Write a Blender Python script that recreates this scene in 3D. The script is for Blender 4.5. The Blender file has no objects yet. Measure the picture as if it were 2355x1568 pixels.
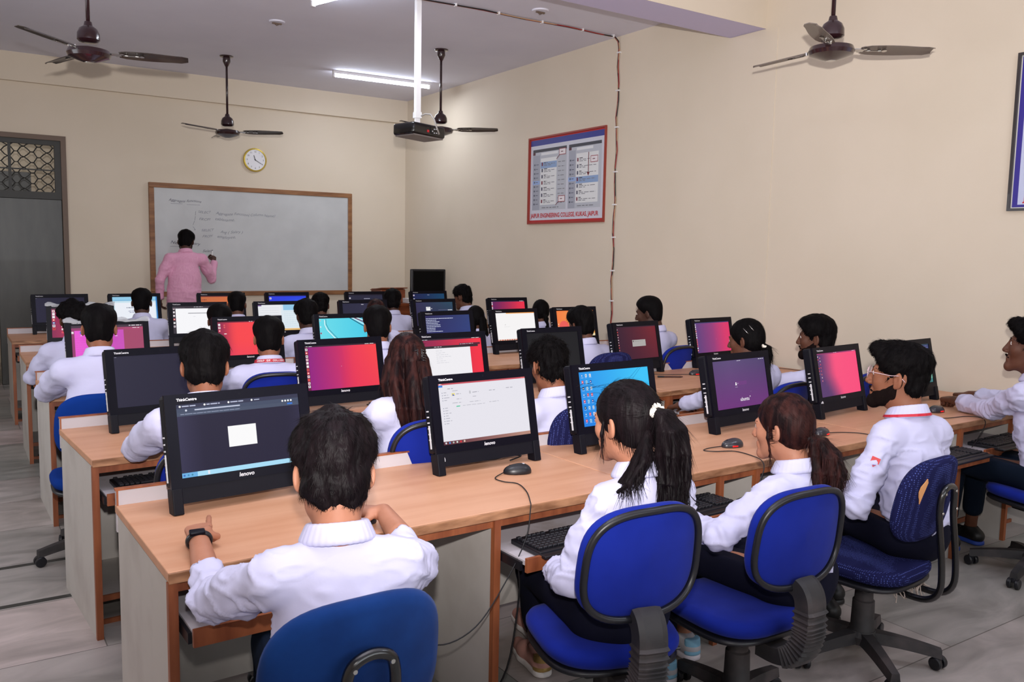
import bpy, bmesh, math, random
import numpy as np
from mathutils import Vector, Matrix, Euler

# ------------------------------------------------------------------ camera, world, lights, exposure
SC = bpy.context.scene
COL = SC.collection
PI = math.pi

def R(d): return math.radians(d)

CAM_H = 1.6
# camera axes measured from the room's vanishing directions (rows: world x, y, z of the camera's right / up / back)
CX = Vector((0.834, -0.551, 0.019)); CY = Vector((0.040, 0.095, 0.995)); CZ = Vector((-0.550, -0.829, 0.102))
CZ.normalize(); CX = (CX - CZ * CX.dot(CZ)).normalized(); CY = CZ.cross(CX)
cam_d = bpy.data.cameras.new('camera')
cam = bpy.data.objects.new('camera', cam_d); COL.objects.link(cam)
cam.matrix_world = Matrix(((CX.x, CY.x, CZ.x, 0), (CX.y, CY.y, CZ.y, 0), (CX.z, CY.z, CZ.z, CAM_H), (0, 0, 0, 1)))
cam_d.sensor_width = 36.0
cam_d.lens = 29.953
cam_d.clip_start = 0.05
cam_d.dof.use_dof = True
cam_d.dof.focus_distance = 3.8
cam_d.dof.aperture_fstop = 13.0
SC.camera = cam

SC.view_settings.view_transform = 'Standard'
SC.view_settings.look = 'None'
SC.view_settings.gamma = 1.0
SC.view_settings.use_curve_mapping = False
SC.view_settings.exposure = -0.56

W = bpy.data.worlds.new('world'); SC.world = W; W.use_nodes = True
W.node_tree.nodes['Background'].inputs[0].default_value = (0.75, 0.82, 1.0, 1)
W.node_tree.nodes['Background'].inputs[1].default_value = 0.3

def lamp(name, kind, loc, energy, color=(1, 1, 1), rot=(0, 0, 0), size=None, size_y=None, radius=None):
    d = bpy.data.lights.new(name, kind); d.energy = energy; d.color = color
    if kind == 'AREA':
        d.shape = 'RECTANGLE'; d.size = size; d.size_y = size_y or size
    elif radius: d.shadow_soft_size = radius
    o = bpy.data.objects.new(name, d); COL.objects.link(o); o.location = loc; o.rotation_euler = rot
    return o
# photographer's flash, above the lens, and added fill panels out of view behind and left
FLASH = lamp('camera_flash', 'SPOT', (0.0, -0.02, CAM_H + 0.22), 1700, (1.0, 0.955, 0.93), radius=0.03)
FLASH.data.spot_size = R(118); FLASH.data.spot_blend = 1.0
FLASH.rotation_euler = (R(90 + 24), 0, R(-31))      # tilted up a little, as the fan shadows on the front wall show
lamp('fill_panel_back', 'AREA', (1.9, -2.3, 2.0), 90, (0.86, 0.93, 1.0), (R(90), 0, 0), 4.0, 1.6)
lamp('fill_panel_left', 'AREA', (-1.9, 5.5, 1.9), 55, (0.86, 0.93, 1.0), (R(90), 0, R(-90)), 3.0, 1.4)

# ------------------------------------------------------------------ helpers
def lin(c):
    def f(v):
        v = v / 255.0
        return v / 12.92 if v <= 0.04045 else ((v + 0.055) / 1.055) ** 2.4
    return tuple(f(v) for v in c)

MATS = {}
def mat(name, rgb, rough=0.6, metal=0.0, spec=0.5, noise=None, bump=None, coat=0.0, alpha=None, emit=None, sheen=0.0, rgb2=None, stretch=None, trans=0.0, coords='Object', nrange=(0.35, 0.65)):
    """principled material; rgb is the surface's own colour in 0-255 sRGB; noise=(scale, detail) mixes rgb with rgb2"""
    if name in MATS: return MATS[name]
    m = bpy.data.materials.new(name); m.use_nodes = True
    nt = m.node_tree; N = nt.nodes; L = nt.links; b = N['Principled BSDF']
    b.inputs['Base Color'].default_value = (*lin(rgb), 1)
    b.inputs['Roughness'].default_value = rough
    b.inputs['Metallic'].default_value = metal
    b.inputs['Specular IOR Level'].default_value = spec
    b.inputs['Coat Weight'].default_value = coat
    b.inputs['Sheen Weight'].default_value = sheen
    b.inputs['Transmission Weight'].default_value = trans
    if alpha is not None: b.inputs['Alpha'].default_value = alpha
    if emit: b.inputs['Emission Color'].default_value = (*lin(emit[0]), 1); b.inputs['Emission Strength'].default_value = emit[1]
    if noise or bump:
        tc = N.new('ShaderNodeTexCoord'); mp = N.new('ShaderNodeMapping'); L.new(tc.outputs[coords], mp.inputs[0])
        if stretch: mp.inputs['Scale'].default_value = stretch
    if noise:
        t = N.new('ShaderNodeTexNoise'); t.inputs['Scale'].default_value = noise[0]; t.inputs['Detail'].default_value = noise[1]
        L.new(mp.outputs[0], t.inputs['Vector'])
        r = N.new('ShaderNodeValToRGB'); r.color_ramp.elements[0].position = nrange[0]; r.color_ramp.elements[1].position = nrange[1]
        r.color_ramp.elements[0].color = (*lin(rgb), 1); r.color_ramp.elements[1].color = (*lin(rgb2 or rgb), 1)
        L.new(t.outputs['Fac'], r.inputs[0]); L.new(r.outputs[0], b.inputs['Base Color'])
    if bump:
        t2 = N.new('ShaderNodeTexNoise'); t2.inputs['Scale'].default_value = bump[0]; t2.inputs['Detail'].default_value = 4
        L.new(mp.outputs[0], t2.inputs['Vector'])
        bn = N.new('ShaderNodeBump'); bn.inputs['Strength'].default_value = bump[1]; bn.inputs['Distance'].default_value = bump[2] if len(bump) > 2 else 0.005
        L.new(t2.outputs['Fac'], bn.inputs['Height']); L.new(bn.outputs[0], b.inputs['Normal'])
    MATS[name] = m
    return m

def tag(o, label=None, cat=None, group=None, kind=None):
    if label: o['label'] = label
    if cat: o['category'] = cat
    if group: o['group'] = group
    if kind: o['kind'] = kind
    return o

def thing(name, label, cat, loc=(0, 0, 0), rz=0.0, group=None):
    o = bpy.data.objects.new(name, None); COL.objects.link(o); o.empty_display_size = 0.05
    o.location = loc; o.rotation_euler = (0, 0, rz)
    return tag(o, label, cat, group)

def link(name, me, parent=None, loc=None, rot=None):
    o = bpy.data.objects.new(name, me); COL.objects.link(o)
    if parent is not None: o.parent = parent
    if loc is not None: o.location = loc
    if rot is not None: o.rotation_euler = rot
    return o

class MB:
    """collects shapes into one mesh"""
    def __init__(s): s.v = []; s.f = []; s.m = []; s.mats = []; s.col = None
    def mi(s, m):
        if m is None: return 0
        if m not in s.mats: s.mats.append(m)
        return s.mats.index(m)
    def add(s, vs, fs, m=None):
        k = len(s.v); s.v += [tuple(v) for v in vs]; s.f += [tuple(i + k for i in f) for f in fs]; s.m += [s.mi(m)] * len(fs)
        return s
    def box(s, c, d, m=None, rot=None, bev=0.0, seg=2):
        if bev > 0:
            bm = bmesh.new(); bmesh.ops.create_cube(bm, size=1)
            bmesh.ops.scale(bm, vec=d, verts=bm.verts)
            bmesh.ops.bevel(bm, geom=bm.edges[:], offset=min(bev, min(d) * 0.49), segments=seg, profile=0.5, affect='EDGES')
            bm.verts.index_update()
            vs = [v.co.copy() for v in bm.verts]; fs = [[v.index for v in f.verts] for f in bm.faces]; bm.free()
        else:
            x, y, z = (a / 2 for a in d)
            vs = [Vector(p) for p in ((-x, -y, -z), (x, -y, -z), (x, y, -z), (-x, y, -z), (-x, -y, z), (x, -y, z), (x, y, z), (-x, y, z))]
            fs = [(3, 2, 1, 0), (4, 5, 6, 7), (0, 1, 5, 4), (1, 2, 6, 5), (2, 3, 7, 6), (3, 0, 4, 7)]
        if rot is not None:
            M = rot if isinstance(rot, Matrix) else Euler(rot).to_matrix()
            vs = [M @ v for v in vs]
        c = Vector(c)
        return s.add([v + c for v in vs], fs, m)
    def b2(s, lo, hi, m=None, bev=0.0):
        lo = Vector(lo); hi = Vector(hi)
        return s.box((lo + hi) / 2, hi - lo, m, bev=bev)
    def tube(s, pts, r, m=None, n=8, closed=False, cap=True, flat=None):
        pts = [Vector(p) for p in pts]; k = len(pts)
        rr = r if isinstance(r, (list, tuple)) else [r] * k
        vs = []; up = None
        for i, p in enumerate(pts):
            if closed: t = pts[(i + 1) % k] - pts[(i - 1) % k]
            else: t = pts[min(i + 1, k - 1)] - pts[max(i - 1, 0)]
            t.normalize()
            if up is None:
                up = Vector((0, 0, 1)) if abs(t.z) < 0.9 else Vector((1, 0, 0))
            a = (up - t * up.dot(t))
            if a.length < 1e-5: a = t.orthogonal()
            a.normalize(); up = a; b = t.cross(a)
            for j in range(n):
                q = 2 * PI * j / n
                ca, sa = math.cos(q), math.sin(q)
                if flat: ca *= flat
                vs.append(p + (a * ca + b * sa) * rr[i])
        fs = []
        for i in range(k if closed else k - 1):
            i2 = (i + 1) % k
            for j in range(n):
                j2 = (j + 1) % n
                fs.append((i * n + j, i * n + j2, i2 * n + j2, i2 * n + j))
        if cap and not closed:
            fs.append(tuple(range(n - 1, -1, -1))); fs.append(tuple((k - 1) * n + j for j in range(n)))
        return s.add(vs, fs, m)
    def lathe(s, prof, c=(0, 0, 0), m=None, n=24, rot=None):
        vs = []; c = Vector(c)
        M = (rot if isinstance(rot, Matrix) else Euler(rot).to_matrix()) if rot is not None else Matrix.Identity(3)
        for (r, z) in prof:
            for j in range(n):
                a = 2 * PI * j / n
                vs.append(M @ Vector((max(r, 1e-4) * math.cos(a), max(r, 1e-4) * math.sin(a), z)) + c)
        fs = []
        for i in range(len(prof) - 1):
            for j in range(n):
                j2 = (j + 1) % n
                fs.append((i * n + j, i * n + j2, (i + 1) * n + j2, (i + 1) * n + j))
        fs.append(tuple(range(n - 1, -1, -1))); fs.append(tuple((len(prof) - 1) * n + j for j in range(n)))
        return s.add(vs, fs, m)
    def quad(s, a, b, c, d, m=None): return s.add([a, b, c, d], [(0, 1, 2, 3)], m)
    def mesh(s, name, default=None, smooth=False):
        me = bpy.data.meshes.new(name); me.from_pydata(s.v, [], s.f)
        for m in (s.mats or [default]):
            if m: me.materials.append(m)
        if len(s.mats) > 1: me.polygons.foreach_set('material_index', s.m)
        if smooth:
            me.polygons.foreach_set('use_smooth', [True] * len(me.polygons))
        me.update()
        return me
    def build(s, name, m=None, parent=None, smooth=False, loc=None, rot=None):
        me = s.mesh(name, m, smooth)
        if smooth == 'auto':
            bm = bmesh.new(); bm.from_mesh(me)
            for e in bm.edges:
                if len(e.link_faces) == 2 and e.calc_face_angle(0) > R(38): e.smooth = False
            bm.to_mesh(me); bm.free()
        return link(name, me, parent, loc, rot)

_TXT = {}
def text_mesh(s, size, shear=0.0, align='LEFT', extrude=0.0, sx=1.0, weight=0.0):
    key = (s, size, shear, align, extrude, sx, weight)
    if key in _TXT: return _TXT[key]
    cu = bpy.data.curves.new('text', 'FONT'); cu.body = s; cu.size = size; cu.shear = shear; cu.align_x = align
    cu.extrude = extrude; cu.offset = weight; cu.resolution_u = 3
    o = bpy.data.objects.new('text', cu); COL.objects.link(o)
    dg = bpy.context.evaluated_depsgraph_get()
    me = bpy.data.meshes.new_from_object(o.evaluated_get(dg))
    COL.objects.unlink(o); bpy.data.objects.remove(o); bpy.data.curves.remove(cu)
    if sx != 1.0:
        for v in me.vertices: v.co.x *= sx
    _TXT[key] = me
    return me
def add_text(mb, s, size, M, m=None, **kw):
    me = text_mesh(s, size, **kw)
    mb.add([M @ v.co for v in me.vertices], [tuple(p.vertices) for p in me.polygons], m)

# ------------------------------------------------------------------ implicit-surface modeller for figures
_rng = np.random.RandomState(7)
_LAT = _rng.rand(32, 32, 32).astype(np.float32)
def vnoise(P, scale, seed=0.0):
    q = P * np.asarray(scale, dtype=np.float64) + seed * 7.31
    i = np.floor(q).astype(int); f = q - i; f = f * f * (3 - 2 * f)
    x0, y0, z0 = (i[:, k] % 32 for k in range(3)); x1, y1, z1 = ((i[:, k] + 1) % 32 for k in range(3))
    fx, fy, fz = f[:, 0], f[:, 1], f[:, 2]
    c = lambda a, b, d: _LAT[a, b, d]
    return ((c(x0, y0, z0) * (1 - fx) + c(x1, y0, z0) * fx) * (1 - fy) + (c(x0, y1, z0) * (1 - fx) + c(x1, y1, z0) * fx) * fy) * (1 - fz) + \
           ((c(x0, y0, z1) * (1 - fx) + c(x1, y0, z1) * fx) * (1 - fy) + (c(x0, y1, z1) * (1 - fx) + c(x1, y1, z1) * fx) * fy) * fz - 0.5

class Field:
    def __init__(s, lo, hi, h):
        s.lo = np.array(lo, float); s.h = h
        s.n = np.maximum(4, np.ceil((np.array(hi, float) - s.lo) / h).astype(int) + 1)
        s.F = np.full(s.n, 1.0)
        s.ax = [s.lo[k] + h * np.arange(s.n[k]) for k in range(3)]
    def blk(s, lo, hi, mg):
        a = np.clip(np.floor((np.array(lo) - mg - s.lo) / s.h).astype(int), 0, s.n); b = np.clip(np.ceil((np.array(hi) + mg - s.lo) / s.h).astype(int) + 1, 0, s.n)
        if np.any(b <= a): return None
        sl = tuple(slice(a[k], b[k]) for k in range(3))
        X = s.ax[0][sl[0]][:, None, None]; Y = s.ax[1][sl[1]][None, :, None]; Z = s.ax[2][sl[2]][None, None, :]
        return sl, X, Y, Z
    def mix(s, sl, d, k, op):
        F = s.F[sl]
        if op == 'u':
            if k <= 0: s.F[sl] = np.minimum(F, d)
            else:
                h = np.clip(0.5 + 0.5 * (F - d) / k, 0, 1); s.F[sl] = F + (d - F) * h - k * h * (1 - h)
        elif op == 's':
            d = -d; k = max(k, 1e-5)
            h = np.clip(0.5 - 0.5 * (F - d) / k, 0, 1); s.F[sl] = F + (d - F) * h + k * h * (1 - h)
    def cone(s, a, b, ra, rb=None, k=0.02, sq=(1, 1, 1), op='u'):
        rb = ra if rb is None else rb
        a = np.array(a, float); b = np.array(b, float); r = max(ra, rb); sq = np.array(sq, float)
        B = s.blk(np.minimum(a, b) - r / sq.min() * 1.0, np.maximum(a, b) + r / sq.min(), k + 2.5 * s.h)
        if B is None: return s
        sl, X, Y, Z = B
        px, py, pz = (X - a[0]) * sq[0], (Y - a[1]) * sq[1], (Z - a[2]) * sq[2]
        d = (b - a) * sq; L = max(float(d @ d), 1e-9)
        t = np.clip((px * d[0] + py * d[1] + pz * d[2]) / L, 0, 1)
        D = np.sqrt((px - t * d[0]) ** 2 + (py - t * d[1]) ** 2 + (pz - t * d[2]) ** 2) - (ra + (rb - ra) * t)
        s.mix(sl, D / (sq.max() ** 0.5), k, op); return s
    def chain(s, pts, rs, k=0.02, sq=(1, 1, 1)):
        for i in range(len(pts) - 1):
            s.cone(pts[i], pts[i + 1], rs[i] if hasattr(rs, '__len__') else rs, rs[i + 1] if hasattr(rs, '__len__') else rs, k, sq)
        return s
    def ell(s, c, r, k=0.02, op='u', rot=None):
        c = np.array(c, float); r = np.array(r, float) if hasattr(r, '__len__') else np.full(3, float(r)); m = r.max()
        B = s.blk(c - m, c + m, k + 2.5 * s.h)
        if B is None: return s
        sl, X, Y, Z = B
        x, y, z = X - c[0], Y - c[1], Z - c[2]
        if rot is not None:
            Q = np.array(rot)
            x, y, z = (Q[0, i] * x + Q[1, i] * y + Q[2, i] * z for i in range(3))
        k0 = np.sqrt((x / r[0]) ** 2 + (y / r[1]) ** 2 + (z / r[2]) ** 2) + 1e-9
        k1 = np.sqrt((x / r[0] ** 2) ** 2 + (y / r[1] ** 2) ** 2 + (z / r[2] ** 2) ** 2) + 1e-9
        s.mix(sl, k0 * (k0 - 1) / k1, k, op); return s
    def cut(s, n, c, k=0.0):
        """keep the side where n.p < c"""
        n = np.array(n, float); l = np.linalg.norm(n); n /= l; c = c / l
        d = s.ax[0][:, None, None] * n[0] + s.ax[1][None, :, None] * n[1] + s.ax[2][None, None, :] * n[2] - c
        if k > 0:
            h = np.clip(0.5 - 0.5 * (s.F - d) / k, 0, 1); s.F = s.F + (d - s.F) * h + k * h * (1 - h)
        else: s.F = np.maximum(s.F, d)
        return s
    def polys(s):
        F = s.F.copy()
        F[0] = F[-1] = 1; F[:, 0] = F[:, -1] = 1; F[:, :, 0] = F[:, :, -1] = 1
        I = F < 0
        c = [I[a:I.shape[0] - 1 + a, b:I.shape[1] - 1 + b, d:I.shape[2] - 1 + d] for a in (0, 1) for b in (0, 1) for d in (0, 1)]
        sm = sum(x.astype(np.int8) for x in c); act = (sm > 0) & (sm < 8)
        ijk = np.argwhere(act)
        if len(ijk) == 0: return np.zeros((0, 3)), np.zeros((0, 4), int)
        cor = [(a, b, d) for a in (0, 1) for b in (0, 1) for d in (0, 1)]
        V = np.stack([F[ijk[:, 0] + a, ijk[:, 1] + b, ijk[:, 2] + d] for a, b, d in cor])
        pos = np.zeros((len(ijk), 3)); cnt = np.zeros(len(ijk))
        for i in range(8):
            for j in range(i + 1, 8):
                ci, cj = np.array(cor[i]), np.array(cor[j])
                if np.abs(ci - cj).sum() != 1: continue
                m = (V[i] < 0) != (V[j] < 0)
                t = V[i][m] / (V[i][m] - V[j][m])
                pos[m] += ci + (cj - ci) * t[:, None]; cnt[m] += 1
        P = s.lo + s.h * (ijk + pos / cnt[:, None])
        idx = np.full(act.shape, -1); idx[tuple(ijk.T)] = np.arange(len(ijk))
        Q = []
        for ax in range(3):
            A = np.take(I, range(0, I.shape[ax] - 1), ax); Bn = np.take(I, range(1, I.shape[ax]), ax)
            e = np.argwhere(A != Bn)
            u, v = [(1, 2), (2, 0), (0, 1)][ax]
            e = e[(e[:, u] > 0) & (e[:, v] > 0) & (e[:, u] < I.shape[u] - 1) & (e[:, v] < I.shape[v] - 1)]
            def g(du, dv):
                q = e.copy(); q[:, u] -= du; q[:, v] -= dv; return idx[tuple(q.T)]
            q = np.stack([g(0, 0), g(1, 0), g(1, 1), g(0, 1)], 1)
            inside = I[tuple(e.T)]
            q[~inside] = q[~inside][:, ::-1]
            Q.append(q)
        Q = np.concatenate(Q); Q = Q[(Q >= 0).all(1)]
        return P, Q

def np_mesh(name, parts, m, disp=None):
    """parts: list of (P, Q); one smooth mesh out of them; disp(P, N) -> offset along the normal"""
    Ps = []; Qs = []; k = 0
    for P, Q in parts:
        Ps.append(P); Qs.append(Q + k); k += len(P)
    P = np.concatenate(Ps); Q = np.concatenate(Qs)
    if disp is not None and len(P):
        a = P[Q[:, 2]] - P[Q[:, 0]]; b = P[Q[:, 3]] - P[Q[:, 1]]; fn = np.cross(a, b)
        N = np.zeros_like(P)
        for i in range(4): np.add.at(N, Q[:, i], fn)
        N /= np.linalg.norm(N, axis=1)[:, None] + 1e-9
        P = P + N * disp(P, N)[:, None]
    me = bpy.data.meshes.new(name)
    me.vertices.add(len(P)); me.vertices.foreach_set('co', P.astype(np.float32).ravel())
    me.loops.add(len(Q) * 4); me.loops.foreach_set('vertex_index', Q.astype(np.int32).ravel())
    me.polygons.add(len(Q)); me.polygons.foreach_set('loop_start', (np.arange(len(Q)) * 4).astype(np.int32))
    me.polygons.foreach_set('use_smooth', np.ones(len(Q), bool))
    me.materials.append(m)
    me.update(calc_edges=True); me.validate()
    return me

# ------------------------------------------------------------------ materials
M_wall = mat('cream_wall_paint', (218, 205, 187), 0.75, noise=(0.9, 3), rgb2=(213, 200, 181), bump=(60, 0.06))
M_ceil = mat('pale_ceiling_paint', (226, 226, 240), 0.8, noise=(1.2, 3), rgb2=(220, 220, 235))
M_beam = mat('lilac_beam_paint', (204, 198, 230), 0.75)
M_wood = mat('desk_laminate', (212, 160, 128), 0.45, spec=0.3, noise=(3, 5), rgb2=(194, 138, 104), stretch=(0.5, 4, 4), nrange=(0.35, 0.8))
M_woodfront = mat('desk_front_edge', (186, 136, 100), 0.5, noise=(8, 6), rgb2=(126, 84, 56), stretch=(1, 3, 4))
M_strip = mat('orange_wood_edging', (160, 92, 56), 0.5, noise=(6, 5), rgb2=(126, 66, 38), stretch=(4, 4, 0.6))
M_panel = mat('grey_white_laminate', (196, 190, 184), 0.6, noise=(4, 5), rgb2=(176, 168, 162), nrange=(0.45, 0.8))
M_rail = mat('white_laminate', (196, 190, 196), 0.5, noise=(7, 6), rgb2=(160, 148, 142), nrange=(0.58, 0.78))
M_blk = mat('black_plastic', (22, 22, 28), 0.38, spec=0.5)
M_bezel = mat('glossy_black_bezel', (13, 12, 22), 0.3, spec=0.12)
M_matte = mat('matte_black_plastic', (17, 17, 25), 0.5, spec=.15)
M_key = mat('keyboard_keys', (30, 30, 36), 0.42)
M_white = mat('white_plastic', (228, 226, 228), 0.5)
M_print = mat('white_print', (210, 210, 216), 0.5)
M_dustgrey = mat('dusty_dark_plastic', (44, 42, 44), 0.6, noise=(9, 5), rgb2=(78, 70, 70), nrange=(0.45, 0.75))  # dark grey chair plastic with random lighter mottling
M_blue = mat('royal_blue_fabric', (22, 40, 142), 0.9, spec=.1, sheen=0.05, noise=(5, 3), rgb2=(18, 34, 126), bump=(900, 0.15, 0.001))
M_blue2 = mat('worn_blue_fabric', (20, 58, 122), 0.9, spec=.1, sheen=0.08, noise=(6, 5), rgb2=(15, 44, 98), bump=(900, 0.15, 0.001))
M_steel = mat('black_tube_steel', (18, 18, 20), 0.25, spec=0.6, coat=0.4)
M_chrome = mat('bright_metal', (200, 198, 195), 0.25, metal=1.0)
M_cable = mat('black_cable', (20, 19, 22), 0.5)
M_fan = mat('maroon_enamel', (42, 20, 24), 0.22, spec=0.6, coat=0.5)
M_blade = mat('dusty_brown_fan_blade', (44, 34, 32), 0.4, coat=0.2, noise=(6, 4), rgb2=(66, 58, 52))
M_board = mat('whiteboard_surface', (196, 198, 200), 0.32, noise=(3, 4), rgb2=(188, 190, 192))
M_frame = mat('brown_wood_frame', (150, 104, 66), 0.5, noise=(5, 5), rgb2=(118, 76, 46), stretch=(0.7, 4, 4))
M_ink = mat('faded_marker_ink', (134, 136, 146), 0.7)
M_ink2 = mat('fresh_marker_ink', (92, 92, 106), 0.7)
M_door = mat('dark_grey_steel_door', (38, 38, 36), 0.4, noise=(2.5, 6), rgb2=(56, 55, 52), stretch=(3, 3, 0.6), coat=0.1)
M_doorframe = mat('brown_door_frame', (110, 92, 80), 0.6)
M_gold = mat('gold_plastic_rim', (196, 170, 70), 0.25, metal=0.6)
M_red = mat('red_plastic', (190, 30, 40), 0.5)
M_redglow = mat('red_optical_glow', (120, 10, 12), 0.4, emit=((255, 20, 20), 1.6))
M_podium = mat('brown_podium_wood', (138, 72, 38), 0.45, noise=(5, 5), rgb2=(110, 52, 26), stretch=(1, 1, 4))

M_blue3 = mat('deep_blue_fabric', (14, 52, 132), 0.9, spec=.1)
def checker_navy():
    m = mat('navy_dotted_fabric', (30, 32, 78), 0.9, spec=.1)
    nt = m.node_tree; N = nt.nodes; L = nt.links
    tc = N.new('ShaderNodeTexCoord'); v = N.new('ShaderNodeTexVoronoi'); v.inputs['Scale'].default_value = 130; v.inputs['Randomness'].default_value = 0.15
    L.new(tc.outputs['Object'], v.inputs['Vector'])
    r = N.new('ShaderNodeValToRGB'); r.color_ramp.elements[0].position = 0.22; r.color_ramp.elements[1].position = 0.3
    r.color_ramp.elements[0].color = (*lin((84, 96, 168)), 1); r.color_ramp.elements[1].color = (*lin((28, 30, 72)), 1)
    L.new(v.outputs['Distance'], r.inputs[0]); L.new(r.outputs[0], N['Principled BSDF'].inputs['Base Color'])
    return m
M_navy = checker_navy()

def screen_mat():
    m = bpy.data.materials.new('lit_screen'); m.use_nodes = True; nt = m.node_tree; N = nt.nodes; L = nt.links
    b = N['Principled BSDF']; b.inputs['Base Color'].default_value = (0.006, 0.006, 0.008, 1); b.inputs['Roughness'].default_value = 0.45; b.inputs['Specular IOR Level'].default_value = 0.12
    a = N.new('ShaderNodeAttribute'); a.attribute_name = 'Col'
    L.new(a.outputs['Color'], b.inputs['Emission Color']); b.inputs['Emission Strength'].default_value = 1.0
    return m
M_screen = screen_mat()
M_print_col = None
def vcol_mat():
    m = bpy.data.materials.new('printed_sheet'); m.use_nodes = True; nt = m.node_tree; N = nt.nodes; L = nt.links
    b = N['Principled BSDF']; b.inputs['Roughness'].default_value = 0.4
    a = N.new('ShaderNodeAttribute'); a.attribute_name = 'Col'; L.new(a.outputs['Color'], b.inputs['Base Color'])
    return m
M_sheet = vcol_mat()

class Pic:
    """coloured rectangles, discs, lines and letters laid on a flat panel of size w x h; u to the right, v downward, both 0..1"""
    def __init__(s, w, h): s.w = w; s.h = h; s.v = []; s.f = []; s.c = []; s.z = 0
    def P(s, u, v, lay=None): return ((u - 0.5) * s.w, -(s.z), (0.5 - v) * s.h)
    def poly(s, uv, c):
        s.z += 0.000012
        k = len(s.v); s.v += [s.P(*p) for p in uv]; s.f.append(tuple(range(k + len(uv) - 1, k - 1, -1))); s.c.append([lin(c)] * len(uv)); return s
    def rect(s, u0, v0, u1, v1, c): return s.poly([(u0, v0), (u1, v0), (u1, v1), (u0, v1)], c)
    def disc(s, u, v, r, c, n=14):
        a = s.w / s.h
        return s.poly([(u + r * math.cos(2 * PI * i / n), v + a * r * math.sin(2 * PI * i / n)) for i in range(n)], c)
    def line(s, p, q, t, c):
        a = s.w / s.h; d = Vector(((q[0] - p[0]) * a, q[1] - p[1])); d.normalize(); n = Vector((-d.y, d.x)) * t
        return s.poly([(p[0] - n.x / a, p[1] - n.y), (q[0] - n.x / a, q[1] - n.y), (q[0] + n.x / a, q[1] + n.y), (p[0] + n.x / a, p[1] + n.y)], c)
    def grad(s, fn, nu=16, nv=9, u0=0, v0=0, u1=1, v1=1):
        s.z += 0.000012; k = len(s.v)
        for j in range(nv + 1):
            for i in range(nu + 1): s.v.append(s.P(u0 + (u1 - u0) * i / nu, v0 + (v1 - v0) * j / nv))
        for j in range(nv):
            for i in range(nu):
                q = [(i, j + 1), (i + 1, j + 1), (i + 1, j), (i, j)]
                s.f.append(tuple(k + b * (nu + 1) + a for a, b in q)); s.c.append([lin(fn(a / nu, b / nv)) for a, b in q])
        return s
    def text(s, t, u, v, size, c, **kw):
        """size in metres; (u, v) is the left end of the baseline"""
        s.z += 0.000012
        me = text_mesh(t, size, **kw); k = len(s.v); x0, _, z0 = s.P(u, v)
        for q in me.vertices: s.v.append((x0 + q.co.x, -s.z, z0 + q.co.y))
        for p in me.polygons:
            vs = list(p.vertices)
            if p.normal.z < 0: vs = vs[::-1]
            s.f.append(tuple(k + i for i in vs)); s.c.append([lin(c)] * len(vs))
        return s
    def words(s, u, v, u1, hgt, c, seed=0, gap=0.012):
        """a line of unreadable small print: short dashes"""
        r = random.Random(seed); x = u
        while x < u1:
            l = min(r.uniform(0.02, 0.06), u1 - x); s.rect(x, v, x + l, v + hgt, c); x += l + gap
        return s
    def build(s, name, m, parent=None, loc=None, rot=None, gain=1.0):
        me = bpy.data.meshes.new(name); me.from_pydata(s.v, [], s.f); me.materials.append(m)
        a = me.color_attributes.new('Col', 'FLOAT_COLOR', 'CORNER')
        flat = []
        for poly, cs in zip(me.polygons, s.c):
            for c in cs: flat += [c[0] * gain, c[1] * gain, c[2] * gain, 1.0]
        a.data.foreach_set('color', flat); me.update()
        return link(name, me, parent, loc, rot)

# ------------------------------------------------------------------ the room
XR, YF, ZC = 5.54, 11.2, 3.716
XL, YB = -2.2, -2.6
def struct(name, mb, m, parent=None, **kw):
    o = mb.build(name, m, parent, **kw)
    if parent is None: o['kind'] = 'structure'
    return o

def floor_mat():
    m = bpy.data.materials.new('polished_stone_floor'); m.use_nodes = True; nt = m.node_tree; N = nt.nodes; L = nt.links; b = N['Principled BSDF']
    tc = N.new('ShaderNodeTexCoord')
    br = N.new('ShaderNodeTexBrick'); br.inputs['Scale'].default_value = 1.0; br.inputs['Brick Width'].default_value = 1.25; br.inputs['Row Height'].default_value = 0.6
    br.inputs['Mortar Size'].default_value = 0.0025; br.inputs['Bias'].default_value = 0.05; br.offset = 0.37
    br.inputs['Color1'].default_value = (*lin((150, 152, 146)), 1); br.inputs['Color2'].default_value = (*lin((206, 190, 186)), 1); br.inputs['Mortar'].default_value = (*lin((118, 112, 106)), 1)
    mp = N.new('ShaderNodeMapping'); mp.inputs['Location'].default_value = (0.31, -0.02, 0); L.new(tc.outputs['Object'], mp.inputs[0]); L.new(mp.outputs[0], br.inputs['Vector'])
    no = N.new('ShaderNodeTexNoise'); no.inputs['Scale'].default_value = 3.2; no.inputs['Detail'].default_value = 8; no.inputs['Distortion'].default_value = 1.2
    m2 = N.new('ShaderNodeMapping'); m2.inputs['Scale'].default_value = (0.6, 1.6, 1); L.new(tc.outputs['Object'], m2.inputs[0]); L.new(m2.outputs[0], no.inputs['Vector'])
    rp = N.new('ShaderNodeValToRGB'); rp.color_ramp.elements[0].position = 0.3; rp.color_ramp.elements[0].color = (0.6, 0.6, 0.58, 1); rp.color_ramp.elements[1].position = 0.66; rp.color_ramp.elements[1].color = (1.08, 1.06, 1.06, 1)
    L.new(no.outputs['Fac'], rp.inputs[0])
    mx = N.new('ShaderNodeMix'); mx.data_type = 'RGBA'; mx.blend_type = 'MULTIPLY'; mx.inputs[0].default_value = 1
    L.new(br.outputs['Color'], mx.inputs[6]); L.new(rp.outputs[0], mx.inputs[7]); L.new(mx.outputs[2], b.inputs['Base Color'])
    b.inputs['Roughness'].default_value = 0.38; b.inputs['Specular IOR Level'].default_value = 0.35
    return m
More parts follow.
